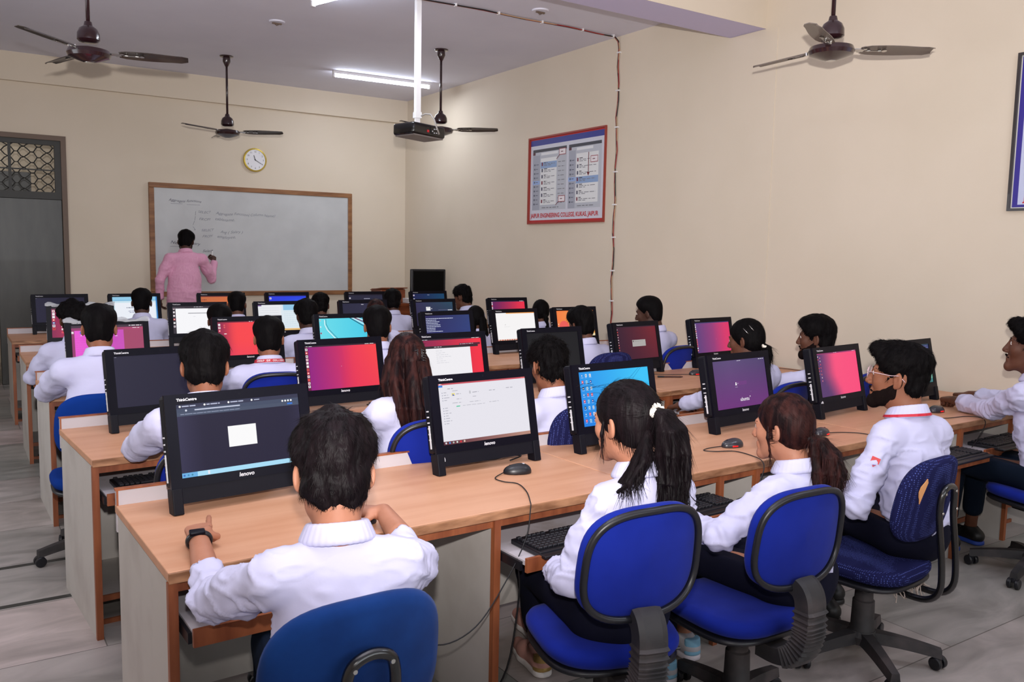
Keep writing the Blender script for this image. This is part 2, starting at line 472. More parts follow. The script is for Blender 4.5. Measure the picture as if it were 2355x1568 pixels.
struct('floor', MB().b2((XL - .2, YB - .2, -0.1), (XR + .2, YF + 2.5, 0)), floor_mat())
M_inlay = mat('dark_inlay', (58, 58, 54), 0.4)
struct('trim_1', MB().b2((XL, 4.765, 0), (XR, 4.8, 0.0015)), M_inlay)
struct('trim_2', MB().b2((XL, 4.235, 0), (XR, 4.27, 0.0015)), M_inlay)
struct('ceiling', MB().b2((XL - .2, YB - .2, ZC), (XR + .2, YF + .2, ZC + .15)), M_ceil)
struct('wall_right', MB().b2((XR, YB - .2, 0), (XR + .2, YF + 0.2, ZC)), M_wall)
struct('wall_left', MB().b2((XL - .2, YB - .2, 0), (XL, YF + 0.2, ZC)), M_wall)
struct('wall_back', MB().b2((XL, YB - .2, 0), (XR, YB, ZC)), M_wall)
# front wall with the door opening (x -0.15 .. 1.15, to z 2.78)
DX0, DX1, DZ = -0.35, 1.15, 2.79
fw = MB()
fw.b2((XL, YF, 0), (DX0, YF + .2, ZC)); fw.b2((DX1, YF, 0), (XR, YF + .2, ZC)); fw.b2((DX0, YF, DZ), (DX1, YF + .2, ZC))
struct('wall_front', fw, M_wall)
# the band above the front wall steps out a little from it
struct('trim_3', MB().b2((XL, YF - 0.06, 3.405), (XR, YF, ZC)), M_wall)
# downstand beam across the room and the shallow pier below it
bm_ = MB(); bm_.b2((XL, 4.763, 3.425), (XR, 5.137, ZC), M_wall)
bm_.quad((XL, 4.763, 3.4245), (XL, 5.137, 3.4245), (XR, 5.137, 3.4245), (XR, 4.763, 3.4245), M_beam)
struct('trim_4', bm_, M_wall)
struct('trim_5', MB().b2((XR - 0.006, 4.64, 0), (XR, 5.11, 3.42)), M_wall)
# corridor seen through the grille over the door
cw = MB(); cw.b2((-2.2, YF + 2.2, 0), (2.6, YF + 2.35, 3.9)); cw.b2((2.6, YF + .2, 0), (2.7, YF + 2.3, 3.9)); cw.b2((-2.3, YF + .2, 0), (-2.2, YF + 2.3, 3.9))
struct('wall_corridor', cw, M_wall)
struct('ceiling_corridor', MB().b2((-2.3, YF + .2, 3.9), (2.7, YF + 2.35, 4.0)), M_ceil)
lamp('corridor_fill', 'AREA', (0.2, YF + 1.2, 3.7), 15, (1, 0.97, 0.92), (0, 0, 0), 1.5, 1.2)  # added area lamp, lights the corridor beyond the grille

# door: steel leaves below, expanded-metal grille above
d = tag(bpy.data.objects.new('door_1', None), kind='structure'); COL.objects.link(d); d.location = (0, YF, 0)
f = MB(); fr = 0.05
f.b2((DX1 - .005, -0.03, 0), (DX1 + .05, 0.08, DZ + .05)); f.b2((DX0 - .05, -0.03, 0), (DX0 + .005, 0.08, DZ + .05)); f.b2((DX0 + .005, -0.03, DZ - .005), (DX1 - .005, 0.08, DZ + .05))
f.build('door_frame', M_doorframe, d)
M_ironblk = mat('black_iron', (34, 33, 30), 0.5)
f = MB(); f.b2((DX0 + .006, 0.0, 2.12), (DX1 - .006, .05, 2.2)); f.b2((DX0 + .006, 0, DZ - .06), (DX1 - .006, .05, DZ - .006)); f.b2((DX1 - .07, 0, 2.2), (DX1 - .006, .05, DZ - .06)); f.b2((DX0 + .006, 0, 2.2), (DX0 + .05, .05, DZ - .06))
f.b2((0.62, 0.01, 2.2), (0.65, .03, DZ)); f.b2((0.35, 0.012, 2.2), (0.37, .03, DZ)); f.b2((DX0, 0.012, 2.44), (DX1 - .05, .03, 2.455))
f.build('grille_frame', M_ironblk, d)
g = MB()
nr, step = 9, (DZ - .06 - 2.2) / 9
for i in range(nr + 1):
    z0 = 2.2 + i * step
    for sgn in (1, -1):
        pts = []
        n = 44
        for j in range(n + 1):
            x = DX0 + .04 + (DX1 - DX0 - .09) * j / n
            ph = (x * 2 * PI / 0.155) + (0 if i % 2 == 0 else PI)
            zz = z0 + sgn * 0.0 + max(-1, min(1, 1.5 * math.cos(ph))) * step * 0.5
            pts.append((x, 0.02, min(max(zz, 2.19), DZ - .05)))
        if sgn == 1: g.tube(pts, 0.007, n=5)
g.build('grille', M_ironblk, d)
for k, (x0, x1) in enumerate(((DX0, 0.46), (0.47, DX1))):
    l = MB(); l.box(((x0 + x1) / 2, 0.03, 1.06), (x1 - x0 - .01, 0.04, 2.12), bev=.006)
    lf = l.build('door_leaf', M_door, d)
struct('baseboard_front', MB().b2((DX1 + .06, YF - 0.012, 0), (XR, YF, 0.12)), mat('green_grey_skirting', (120, 122, 96), 0.5))
sg = MB().b2((0.0, 2.06, 2.62), (0.28, 2.1, 2.86), mat('maroon_sign_plate', (96, 30, 32), .5))
so = sg.build('room_sign', None, None); so.location = (0.19, YF + .1, 0.03)
tag(so, 'small maroon room number plate seen through the grille above the dark door', 'sign')
tx = MB(); add_text(tx, '-20', 0.13, Matrix.Translation((0.13, 2.055, 2.68)) @ Matrix.Rotation(R(90), 4, 'X'), M_print); tx.build('number', M_print, so)
gb = MB().b2((-0.1, 1.5, 2.0), (0.95, 1.55, 2.52), mat('grey_board', (120, 122, 124), .6)); go = gb.build('grey_board', None); go.location = (0, YF, 0)
tag(go, 'grey panel standing in the corridor, seen through the door grille', 'panel')

# ------------------------------------------------------------------ whiteboard, clock, posters
wb = thing('whiteboard', 'large whiteboard in a brown wooden frame with faint handwriting on the front wall', 'whiteboard', (3.395, YF, 1.685))
bw, bh = 2.63, 1.39
MB().b2((-bw / 2 + .03, -.03, -bh / 2 + .03), (bw / 2 - .03, -.005, bh / 2 - .03)).build('writing_surface', M_board, wb)
f = MB()
for (a, b) in (((-bw / 2, -bh / 2), (bw / 2, -bh / 2 + .06)), ((-bw / 2, bh / 2 - .06), (bw / 2, bh / 2)), ((-bw / 2, -bh / 2 + .0605), (-bw / 2 + .06, bh / 2 - .0605)), ((bw / 2 - .06, -bh / 2 + .0605), (bw / 2, bh / 2 - .0605))):
    f.box(((a[0] + b[0]) / 2, -.022, (a[1] + b[1]) / 2), (b[0] - a[0], .044, b[1] - a[1]), bev=.006)
f.build('board_frame', M_frame, wb)
def hand(t, x, z, w, m, ang=0.0, shear=0.35):
    me = text_mesh(t, 1.0, shear=shear); xs = [v.co.x for v in me.vertices]; W0 = max(xs)
    s_ = w / W0
    hs = min(s_, 0.11)
    M = Matrix.Translation((x - 3.395, -.0315, z - 1.685)) @ Matrix.Rotation(R(90), 4, 'X') @ Matrix.Rotation(ang, 4, 'Z') @ Matrix.Diagonal((s_, s_ * 0.9 if s_ < .12 else .1, 1, 1))
    r = random.Random(t); vs = [M @ v.co for v in me.vertices]
    vs = [v + Vector((0.004 * math.sin(v.x * 37), 0, 0.006 * math.sin(v.x * 23 + 1))) for v in vs]
    h_ = MB(); h_.add(vs, [tuple(p.vertices) for p in me.polygons]); h_.build('handwriting', m, wb)
hand('Aggregate functions', 2.31, 2.16, 0.39, M_ink2, 0.0)
MB().box((2.40 - 3.395, -.031, 2.135 - 1.685), (.14, .001, .004)).build('underline', M_ink, wb); MB().box((2.60 - 3.395, -.031, 2.13 - 1.685), (.16, .001, .004)).build('underline', M_ink, wb)
hand('SELECT', 2.655, 2.035, 0.16, M_ink); hand('Aggregate Function( Column Name)', 2.87, 2.02, 0.76, M_ink)
hand('FROM', 2.665, 1.945, 0.14, M_ink); hand('tablename,', 2.86, 1.945, 0.24, M_ink)
hand('SELECT', 2.69, 1.81, 0.16, M_ink); hand('Avg ( Salary )', 2.92, 1.79, 0.29, M_ink)
hand('FROM', 2.70, 1.735, 0.13, M_ink); hand('employee,', 2.88, 1.725, 0.23, M_ink)
hand('Nested Query', 2.32, 1.64, 0.36, M_ink2, -0.04)
MB().box((2.40 - 3.395, -.031, 1.61 - 1.685), (.17, .001, .004)).build('underline', M_ink, wb)
hand('Select', 2.70, 1.55, 0.13, M_ink2)
hw = MB()
for (x0, z0, x1, z1) in ((2.625, 2.05, 2.62, 2.0), (2.62, 1.99, 2.615, 1.94), (2.61, 1.93, 2.59, 1.88), (2.59, 1.86, 2.62, 1.82), (2.60, 1.82, 2.62, 1.82)):
    hw.tube([(x0 - 3.395, -.031, z0 - 1.685), (x1 - 3.395, -.031, z1 - 1.685)], .002, M_ink, n=4)
hw.build('bracket_mark', None, wb)

ck = thing('wall_clock', 'round white wall clock with a gold rim above the whiteboard', 'clock', (3.379, YF, 2.739))
RX = Matrix.Rotation(R(90), 3, 'X')
MB().lathe([(0, 0), (.148, 0), (.152, .02), (.146, .036), (.132, .038), (.130, .03)], rot=RX, n=40).build('clock_rim', M_gold, ck, smooth='auto')
MB().lathe([(0, .02), (.132, .02), (.132, .031), (0, .031)], rot=RX, n=40).build('dial', mat('clock_dial', (232, 232, 238), .4), ck)
for h_ in range(1, 13):
    nm = MB()
    a = R(90 - 30 * h_); s_ = str(h_); me = text_mesh(s_, .030, align='CENTER')
    M = Matrix.Translation((.104 * math.cos(a), -.0325, .104 * math.sin(a) - .01)) @ Matrix.Rotation(R(90), 4, 'X')
    nm.add([M @ v.co for v in me.vertices], [tuple(p.vertices) for p in me.polygons]); nm.build('numeral', M_blk, ck)
hd = MB()
for (deg, l, w) in ((342, .062, .007), (120, .092, .005)):
    a = R(90 - deg); c_ = Vector((math.cos(a), 0, math.sin(a)))
    hd.box(c_ * l * .42 + Vector((0, -.036, 0)), (l * 1.15, .002, w), rot=Matrix.Rotation(-a, 3, 'Y'))
hd.lathe([(0, .036), (.007, .036), (.007, .04), (0, .04)], rot=RX)
hd.build('clock_hands', M_blk, ck)

def wall_x(o, y, z): # things facing -X, hung on the right wall
    o.location = (XR, y, z); o.rotation_euler = (0, 0, R(-90))
# poster with a red frame (local x runs toward -Y of the room)
po = thing('poster', 'red framed poster of software menu screenshots with red college lettering', 'poster'); wall_x(po, (8.06 + 6.705) / 2, 2.411)
pw, ph = 1.355, 0.955
f = MB(); t = .017
for (a, b) in (((-pw / 2, -ph / 2), (pw / 2, -ph / 2 + t)), ((-pw / 2, ph / 2 - t), (pw / 2, ph / 2)), ((-pw / 2, -ph / 2 + t), (-pw / 2 + t, ph / 2 - t)), ((pw / 2 - t, -ph / 2 + t), (pw / 2, ph / 2 - t))):
    f.b2((a[0], -.022, a[1]), (b[0], -.002, b[1]))
f.build('poster_frame', mat('red_brown_frame', (150, 56, 44), .35, coat=.2), po)
p = Pic(pw - .03, ph - .03)
p.rect(0, 0, 1, 1, (206, 208, 220)); p.rect(0, 0, 1, .018, (190, 50, 50)); p.rect(0, .018, 1, .085, (48, 56, 140)); p.rect(0, .97, 1, 1, (176, 40, 44))
p.rect(0, 0, .012, 1, (176, 60, 50)); p.rect(.985, 0, 1, 1, (150, 34, 56))
for (u0, u1, sd) in ((.045, .515, 1), (.545, .955, 2)):
    w_ = u1 - u0
    p.rect(u0, .13, u1, .85, (186, 190, 200)); p.rect(u0, .13, u1, .165, (66, 68, 78)); p.rect(u0, .165, u0 + .035, .195, (88, 46, 60))
    p.rect(u0, .2, u0 + w_ * .22, .85, (164, 168, 182)); p.rect(u0 + w_ * .25, .175, u1 - w_ * .25, .205, (226, 228, 232))
    p.rect(u0 + w_ * .24, .24, u0 + w_ * (.72 if sd == 1 else .92), .79, (226, 228, 230))
    hl = .285 if sd == 1 else .50
    p.rect(u0 + w_ * .24, hl, u0 + w_ * (.72 if sd == 1 else .92), hl + .075, (142, 168, 208))
    p.rect(u0, .50, u0 + w_ * .22, .545, (150, 176, 222))
    for r_ in range(7):
        v = .29 + r_ * .073
        p.rect(u0 + w_ * .27, v, u0 + w_ * .31, v + .04, (70, 72, 96) if r_ % 3 else (120, 40, 60))
        p.words(u0 + w_ * .34, v, u0 + w_ * .44, .009, (60, 60, 70), r_ + sd)
        p.words(u0 + w_ * .34, v + .018, u0 + w_ * (.66 if sd == 1 else .85), .007, (120, 122, 130), r_ + 9 * sd)
        p.words(u0 + w_ * .34, v + .034, u0 + w_ * .55, .007, (120, 122, 130), r_ + 19 * sd)
    for r_ in range(10):
        v = .3 + r_ * .052
        p.rect(u0 + w_ * .04, v, u0 + w_ * .08, v + .02, (90, 94, 110)); p.words(u0 + w_ * .1, v + .006, u0 + w_ * .18, .008, (100, 104, 120), r_)
        if sd == 1: p.words(u0 + w_ * .76, v, u0 + w_ * .96, .007, (116, 118, 126), r_ + 40)
    p.words(u0 + w_ * .3, .82, u0 + w_ * .8, .008, (110, 112, 120), 77)
def balloon(u, v):
    p.rect(u - .005, v - .007, u + .085, v + .067, (150, 50, 60)); p.rect(u, v, u + .08, v + .06, (232, 226, 230)); p.words(u + .02, v + .025, u + .06, .01, (120, 80, 90), 3)
balloon(.42, .16); balloon(.42, .70); balloon(.83, .29)
p.line((.42, .225), (.38, .27), .004, (120, 40, 60)); p.line((.42, .76), (.38, .8), .004, (120, 40, 60)); p.line((.8, .24), (.8, .46), .006, (110, 20, 34)); p.poly([(.782, .46), (.818, .46), (.8, .5)], (110, 20, 34))
p.text('JAIPUR ENGINEERING COLLEGE, KUKAS, JAIPUR', .03, .94, .066, (196, 28, 40), sx=.85, weight=.0014)
p.build('printed_sheet', M_sheet, po, loc=(0, -.004, 0))

po = thing('poster', 'blue bordered poster in a thin dark frame, cut by the right edge of the photo', 'poster'); wall_x(po, 2.78 - .68, 2.4)
pw, ph = 1.36, 0.957; f = MB(); t = .016
for (a, b) in (((-pw / 2, -ph / 2), (pw / 2, -ph / 2 + t)), ((-pw / 2, ph / 2 - t), (pw / 2, ph / 2)), ((-pw / 2, -ph / 2 + t), (-pw / 2 + t, ph / 2 - t)), ((pw / 2 - t, -ph / 2 + t), (pw / 2, ph / 2 - t))):
    f.b2((a[0], -.022, a[1]), (b[0], -.002, b[1]))
f.build('poster_frame', mat('dark_poster_frame', (48, 42, 42), .35, coat=.3), po)
p = Pic(pw - .03, ph - .03); p.rect(0, 0, 1, 1, (206, 204, 200)); p.rect(.006, .008, .994, .992, (52, 40, 140)); p.rect(.03, .03, .97, .975, (192, 198, 226))
p.text('JAIPUR ENGINEERING COLLEGE, KUKAS, JAIPUR', .055, .95, .066, (196, 28, 40), sx=.83, weight=.0014)
p.build('printed_sheet', M_sheet, po, loc=(0, -.004, 0))

# ------------------------------------------------------------------ things on the ceiling
def ceiling_fan(x, y, zh, ang, label, blade_m=M_blade):
    t = thing('ceiling_fan', label, 'ceiling fan', (x, y, zh), 0, 'ceiling fans')
    top = ZC - zh
    MB().lathe([(0, top), (.075, top), (.07, top - .012), (.04, top - .02), (.042, top - .06), (.018, top - .11), (.012, top - .115)], n=20).build('canopy', M_fan, t, smooth='auto')
    MB().tube([(0, 0, .2), (0, 0, top - .05)], .0125, n=12).build('down_rod', M_fan, t, smooth=True)
    MB().lathe([(.014, .22), (.022, .215), (.028, .19), (.055, .17), (.068, .14), (.07, .10), (.055, .085), (.03, .08)], n=24).build('motor_cup', M_fan, t, smooth='auto')
    MB().lathe([(0, .055), (.06, .052), (.125, .035), (.135, .01), (.125, -.012), (.07, -.032), (.045, -.04), (.03, -.044), (0, -.045)], n=32).build('motor', M_fan, t, smooth='auto')
    MB().lathe([(0, -.046), (.028, -.046), (.03, -.041), (.0, -.041)], n=20).build('motor_cap', M_chrome, t)
    for k in range(3):
        a = R(ang + 120 * k); Mz = Matrix.Rotation(a, 3, 'Z'); pit = Matrix.Rotation(R(-12), 3, 'X')
        b = MB(); n = 10; vs = []
        for i in range(n + 1):
            u = i / n; xx = .18 + .43 * u; w = .052 + .012 * math.sin(PI * min(u * 1.3, 1))
            if i == 0: w = .04
            off = 0.012 if i == n else 0
            for (yy, zz) in ((-w + off, 0.004 - .004), (-w * .3, .01), (w * .5, .009), (w - off * 2, 0)):
                for dz in (0, .004): vs.append(Mz @ (pit @ Vector((xx, yy, zz + dz + .022))))
        fs = []
        for i in range(n):
            for j in range(3):
                p0 = i * 8 + j * 2; p1 = p0 + 2; q0 = p0 + 8; q1 = p1 + 8
                fs += [(p0, q0, q1, p1), (p0 + 1, p1 + 1, q1 + 1, q0 + 1)]
            fs += [(i * 8, i * 8 + 1, i * 8 + 9, i * 8 + 8), (i * 8 + 6, i * 8 + 14, i * 8 + 15, i * 8 + 7)]
        for e, rv in ((0, 0), (n * 8, 1)):
            q = [e, e + 2, e + 4, e + 6, e + 7, e + 5, e + 3, e + 1]; fs.append(tuple(q if not rv else q[::-1]))
        b.add(vs, fs)
        bo = b.build('blade', blade_m, t, smooth='auto')
        c = MB(); P_ = lambda x_, y_, z_: Mz @ (pit @ Vector((x_, y_, z_ + .022)))
        c.box(P_(.145, 0, .0), (.10, .035, .005), rot=Mz @ pit)
        for xx in (.17, .2, .225, .29, .32):
            c.lathe([(0, -.006), (.011 if xx < .3 else .016, -.006), (.008, .012), (0, .013)], c=P_(xx, .0 if xx > .21 else (.018 if xx < .19 else -.018), .003), n=10, rot=Mz @ pit)
        c.box(P_(.255, 0, -.003), (.1, .006, .004), rot=Mz @ pit)
        c.build('blade_bracket', M_chrome, bo)
    return t
ceiling_fan(.836, 6.35, 2.84, -14, 'dark maroon ceiling fan at the upper left, its rod leaving the picture')
ceiling_fan(2.68, 9.87, 2.87, -32, 'ceiling fan on a long rod in front of the whiteboard wall above the clock')
ceiling_fan(4.426, 8.12, 2.87, -38, 'ceiling fan behind the hanging projector near the front right corner')
ceiling_fan(4.51, 3.37, 2.84, -34, 'brown ceiling fan by the right wall, nearest to the camera', mat('grey_brown_fan_blade', (104, 92, 84), .4, coat=.2))

M_tube = mat('lit_tube_glass', (255, 255, 255), .4, emit=((232, 240, 255), 50.0))
def tube_light(a, b, label, watts):
    a = Vector(a); b = Vector(b); L_ = (b - a).length; an = math.atan2((b - a).y, (b - a).x); c = (a + b) / 2
    t = thing('tube_light', label, 'tube light', (c.x, c.y, ZC), an, 'tube lights on the ceiling')
    MB().box((0, 0, -.018), (L_, .05, .036), bev=.006).build('batten', M_white, t)
    for s_ in (-1, 1):
        MB().box((s_ * (L_ / 2 - .012), -.0, -.05), (.022, .036, .06), bev=.005).build('lamp_holder', M_white, t)
    MB().tube([(-L_ / 2 + .02, 0, -.06), (L_ / 2 - .02, 0, -.06)], .0135, n=12).build('fluorescent_tube', M_tube, t, smooth=True)
    d_ = bpy.data.lights.new('tube_glow', 'AREA'); d_.shape = 'RECTANGLE'; d_.size = L_ * .95; d_.size_y = .05; d_.energy = watts; d_.color = (.86, .93, 1.0)
    lo = bpy.data.objects.new('tube_glow', d_); COL.objects.link(lo); lo.parent = t; lo.location = (0, 0, -.08)
    return t
tube_light((3.9, 9.82, 0), (5.17, 9.76, 0), 'lit tube light on the ceiling in the front right corner', 24)
tube_light((2.66, 7.15, 0), (3.05, 5.95, 0), 'lit tube light at the top edge of the photo left of the projector pole', 30)
# two more battens, assumed out of view, added to light the near room
tube_light((0.2, 2.6, 0), (1.4, 2.6, 0), 'assumed tube light added out of view over the nearest desk row', 30)
tube_light((3.4, .6, 0), (4.6, .6, 0), 'assumed tube light added out of view near the photographer', 26)

pj = thing('projector', 'black projector hanging from a white square ceiling pole', 'projector', (3.42, 6.69, 0))
MB().b2((-.022, -.022, 2.78), (.022, .022, ZC)).build('pole', M_white, pj)
q = MB(); q.b2((-.028, -.028, 2.74), (.028, .028, 2.79)); q.box((0, 0, 2.715), (.05, .012, .07)); q.box((0, 0, 2.69), (.08, .08, .01)); q.build('mount_bracket', M_white, pj)
rz = Matrix.Rotation(R(14), 3, 'Z') @ Matrix.Rotation(R(2), 3, 'Y')
MB().box((.02, 0, 2.63), (.37, .27, .10), rot=rz, bev=.022, seg=3).build('case', mat('gloss_black_case', (14, 13, 16), .2, coat=.4), pj, smooth='auto')
MB().box((.02, 0, 2.577), (.33, .24, .012), rot=rz).build('base_plate', mat('grey_plate', (120, 112, 110), .4), pj)
q = MB(); q.lathe([(0, 0), (.04, 0), (.043, .03), (.034, .035), (0, .03)], c=rz @ Vector((-.10, .13, 0)) + Vector((.02, 0, 2.635)), rot=rz @ Matrix.Rotation(R(-90), 3, 'X')); q.build('lens', M_bezel, pj)
q = MB()
for i, (dx, dz) in enumerate(((.03, .0), (.05, .02), (.05, -.012), (.07, .022), (.075, -.01), (.095, .012), (.1, -.014))):
    q.lathe([(0, 0), (.005, 0), (.005, .004), (0, .004)], c=rz @ Vector((dx, -.135, dz)) + Vector((.02, 0, 2.625)), rot=rz @ Matrix.Rotation(R(90), 3, 'X'), n=8)
q.build('sockets', M_print, pj)
MB().box(rz @ Vector((-.02, -.136, -.005)) + Vector((.02, 0, 2.625)), (.022, .003, .02), rot=rz).build('warning_light', M_red, pj)
MB().tube([(.02, -.02, 2.755), (.05, -.05, 2.775), (.08, -.09, 2.77), (.095, -.13, 2.72), (.10, -.16, 2.66), (.125, -.165, 2.60), (.13, -.14, 2.605)], .007, n=8).build('signal_cable', mat('grey_cable', (150, 144, 140), .5), pj, smooth=True)

for (x, y, lb) in ((2.667, 8.096, 'round ceiling hook plate near the fan before the whiteboard'), (4.41, 6.298, 'round ceiling hook plate beside the red cable run')):
    t = thing('ceiling_plate', lb, 'ceiling plate', (x, y, ZC), 0)
    MB().lathe([(0, 0), (.075, 0), (.07, -.012), (0, -.013)], n=24).build('plate', M_ceil, t)
    k = MB(); k.box((0, 0, -.02), (.09, .02, .014), bev=.004); k.tube([(-.03, 0, -.02), (0, 0.01, -.035), (.03, 0, -.02)], .004, n=6); k.build('hook', M_doorframe, t)

# cable bundle over the ceiling and down the right wall
cb = thing('cable_bundle', 'bundle of red and black cables clipped along the ceiling and down the right wall', 'cable', (0, 0, 0))
path = [(2.2, 6.72, ZC - .012), (3.0, 6.64, ZC - .012), (3.52, 6.6, ZC - .012), (4.0, 6.56, ZC - .012), (4.4, 6.58, ZC - .012), (4.9, 6.55, ZC - .012), (5.25, 6.57, ZC - .013), (5.47, 6.555, ZC - .016), (5.52, 6.555, ZC - .05), (XR - .012, 6.55, ZC - .13)]
path += [(XR - .012, 6.55 + .012 * math.sin(k * 1.9), ZC - .13 - .16 * k) for k in range(1, 20)] + [(XR - .012, 6.54, .72)]
M_cr = mat('red_cable_sheath', (150, 34, 36), .5); M_cy = mat('tan_cable_sheath', (190, 150, 112), .5)
for (m_, o_, w_, nm_) in ((M_cable, 0, .0055, 'black_cable'), (M_cr, 2.1, .005, 'red_cable'), (M_cy, 4.2, .0042, 'tan_cable')):
    pts = []
    for i, q_ in enumerate(path):
        off = Vector((0, math.cos(i * 1.3 + o_) * .008, 0))
        pts.append(Vector(q_) + off)
    sm = []
    for i in range(len(pts) - 1):
        for j in range(3): sm.append(pts[i].lerp(pts[i + 1], j / 3))
    sm.append(pts[-1])
    MB().tube(sm, w_, n=6).build(nm_, m_, cb, smooth=True)
for q_ in [(3.3, 6.61, ZC - .008), (3.72, 6.58, ZC - .008), (4.15, 6.57, ZC - .008), (4.62, 6.57, ZC - .008), (5.08, 6.56, ZC - .008), (5.45, 6.555, ZC - .01)]:
    MB().box(q_, (.016, .036, .03), bev=.003).build('cable_clip', M_white, cb)
for z_ in (3.56, 3.2, 2.85, 2.42, 2.1, 1.78, 1.45, 1.15):
    MB().box((XR - .01, 6.55, z_), (.03, .044, .014), bev=.003).build('cable_clip', M_white, cb)
# ------------------------------------------------------------------ desks
def wood_edge(mb, x, z0, z1, y): mb.b2((x - .011, y - .004, z0), (x + .011, y + .001, z1))
def desk(x0, x1, yf, skew, row, panels, trays, label, rail_left=False):
    """two-seat desk unit; local x along the row, y toward the board"""
    t = thing('computer_desk', label, 'desk', (x0, yf, 0), math.atan(skew), 'rows of laminate computer desks')
    w = x1 - x0; D = .72
    g = .003
    MB().box((w / 2, D / 2, .736), (w - g, D, .028), bev=.003).build('desktop', M_wood, t)
    MB().box((w / 2, -.004, .735), (w - g, .008, .030), bev=.002).build('front_edge', M_woodfront, t)
    MB().b2((g, D - .02, .66), (w - g, D - .002, .80)).build('back_rail', M_rail, t)
    k = MB(); k.b2((0, D - .023, .80), (w - g / 2, D + .001, .806)); k.b2((g, D - .024, .75), (g + .006, D - .02, .80)) ; k.build('rail_trim', M_strip, t)
    MB().b2((.02, D - .1, .10), (w - .02, D - .085, .72)).build('modesty_panel', M_panel, t)
    for px in panels:
        po_ = MB().b2((px - .010, .02, 0), (px + .010, D - .04, .72)).build('side_panel', M_panel, t)
        MB().b2((px - .0125, -.002, 0), (px + .0125, .02, .72)).build('edge_strip', M_strip, po_)
    MB().b2((.02, .012, .69), (w - .02, .022, .72)).build('apron', M_strip, t)
    for i in range(len(panels) - 1):
        a, b = panels[i] + .012, panels[i + 1] - .012
        if b - a < .7 and not (row == 1 and x0 < 1):
            s_ = MB().b2((a, .16, .105), (b, D - .1, .12)).build('shelf', M_panel, t)
            k = MB(); k.b2((a, .148, .10), (b, .16, .125)); k.b2((a, .148, .0), (b, .16, .02)); k.build('shelf_edge', M_strip, s_)
    for (a, b, pull) in trays:
        tr = MB().b2((a + .012, -pull + .012, .595), (b - .012, .40 - pull, .61)).build('keyboard_tray', M_rail, t)
        MB().b2((a + .008, -pull, .575), (b - .008, -pull + .013, .622)).build('tray_front', M_strip, tr)
        for xx in (a + .006, b - .006): MB().b2((xx - .005, -pull + .03, .575), (xx + .005, .45, .605)).build('slide_rail', M_blk, tr)
    return t
ROWS = {1: (2.29, .027), 2: (3.69, .065), 3: (5.37, .02), 4: (7.03, 0.0), 5: (8.65, 0.0)}
def yfront(row, x): y0, k = ROWS[row]; return y0 + k * (x - .45)
XS = [.45, 2.13, 3.81, 5.49]
rowname = {1: 'nearest row', 2: 'second row from the camera', 3: 'third row from the camera', 4: 'fourth row from the camera', 5: 'farthest row by the whiteboard'}
seg = ['left end by the aisle', 'middle', 'right end by the wall']
for row in ROWS:
    for i in range(3):
        x0, x1 = XS[i], XS[i + 1]
        if row == 1:
            panels = [[.013, .66, 1.045, 1.667], [.465, .69, 1.26, 1.667], [.675, 1.24, 1.667]][i]
            trays = [[(.03, .64, .10), (1.06, 1.655, .14)], [(.02, .455, .15), (.71, 1.25, .15)], [(.10, .665, .16), (.69, 1.23, .12)]][i]
        else:
            panels = [.013, .62, .85, 1.46, 1.667]; trays = [(.03, .61, .06), (.86, 1.45, .08)]
            if row == 2 and i == 0: trays = [(.03, .61, .08), (.86, 1.45, .08)]
        desk(x0, x1, yfront(row, x0), ROWS[row][1], row, panels, trays, 'laminate computer desk unit, %s, %s' % (rowname[row], seg[i]))

# ------------------------------------------------------------------ all-in-one computers
WM, HM, TM = .495, .385, .055
_mon = {}
def monitor_meshes():
    sx = .211; s0, s1 = .114, .351   # screen opening
    b = MB()
    # glossy front frame around the screen
    b.b2((-WM / 2, 0, s1), (WM / 2, .012, HM)); b.b2((-WM / 2, 0, .084), (WM / 2, .012, s0))
    b.b2((-WM / 2, 0, s0), (-sx, .012, s1)); b.b2((sx, 0, s0), (WM / 2, .012, s1))
    _mon['bezel'] = b.mesh('bezel', M_bezel)
    b = MB(); b.box((0, .012 + TM / 2, .235), (WM - .004, TM, .30), bev=.012); b.box((0, .085, .23), (.34, .05, .2), bev=.02)
    _mon['back_shell'] = b.mesh('back_shell', M_matte)
    _mon['lower_panel'] = MB().b2((-WM / 2 + .03, .003, .034), (WM / 2 - .03, .02, .084)).mesh('lower_panel', M_matte)
    for s_, nm in ((-1, 'L'), (1, 'R')):
        _mon['leg' + nm] = MB().box((s_ * (WM / 2 - .0165), .022, .043), (.033, .05, .084), bev=.003).mesh('leg', M_matte)
    k = MB(); 
    for i in range(6): k.box((-WM / 2 - .0005 + .002, .04, .14 + i * .022), (.003, .014, .005))
    k.box((-WM / 2 + .001, .038, .15), (.003, .008, .09))
    _mon['ports'] = k.mesh('side_ports', M_print)
    T = Matrix.Translation
    k = MB(); add_text(k, 'lenovo', .019, T((0, -.0006, .094)) @ Matrix.Rotation(R(90), 4, 'X'), None, align='CENTER', shear=.15, weight=.0004)
    _mon['maker_mark'] = k.mesh('maker_mark', M_print)
    k = MB(); add_text(k, 'ThinkCentre', .0125, T((-sx + .002, -.0006, .362)) @ Matrix.Rotation(R(90), 4, 'X'), None, weight=.0003)
    _mon['model_mark'] = k.mesh('model_mark', M_print)
    _mon['camera_eye'] = MB().lathe([(0, -.001), (.0035, -.001), (.0035, .0005), (0, .0005)], c=(0, 0, .370), rot=Matrix.Rotation(R(90), 3, 'X'), n=12).mesh('camera_eye', M_matte)
monitor_meshes()
SW, SH = .422, .237
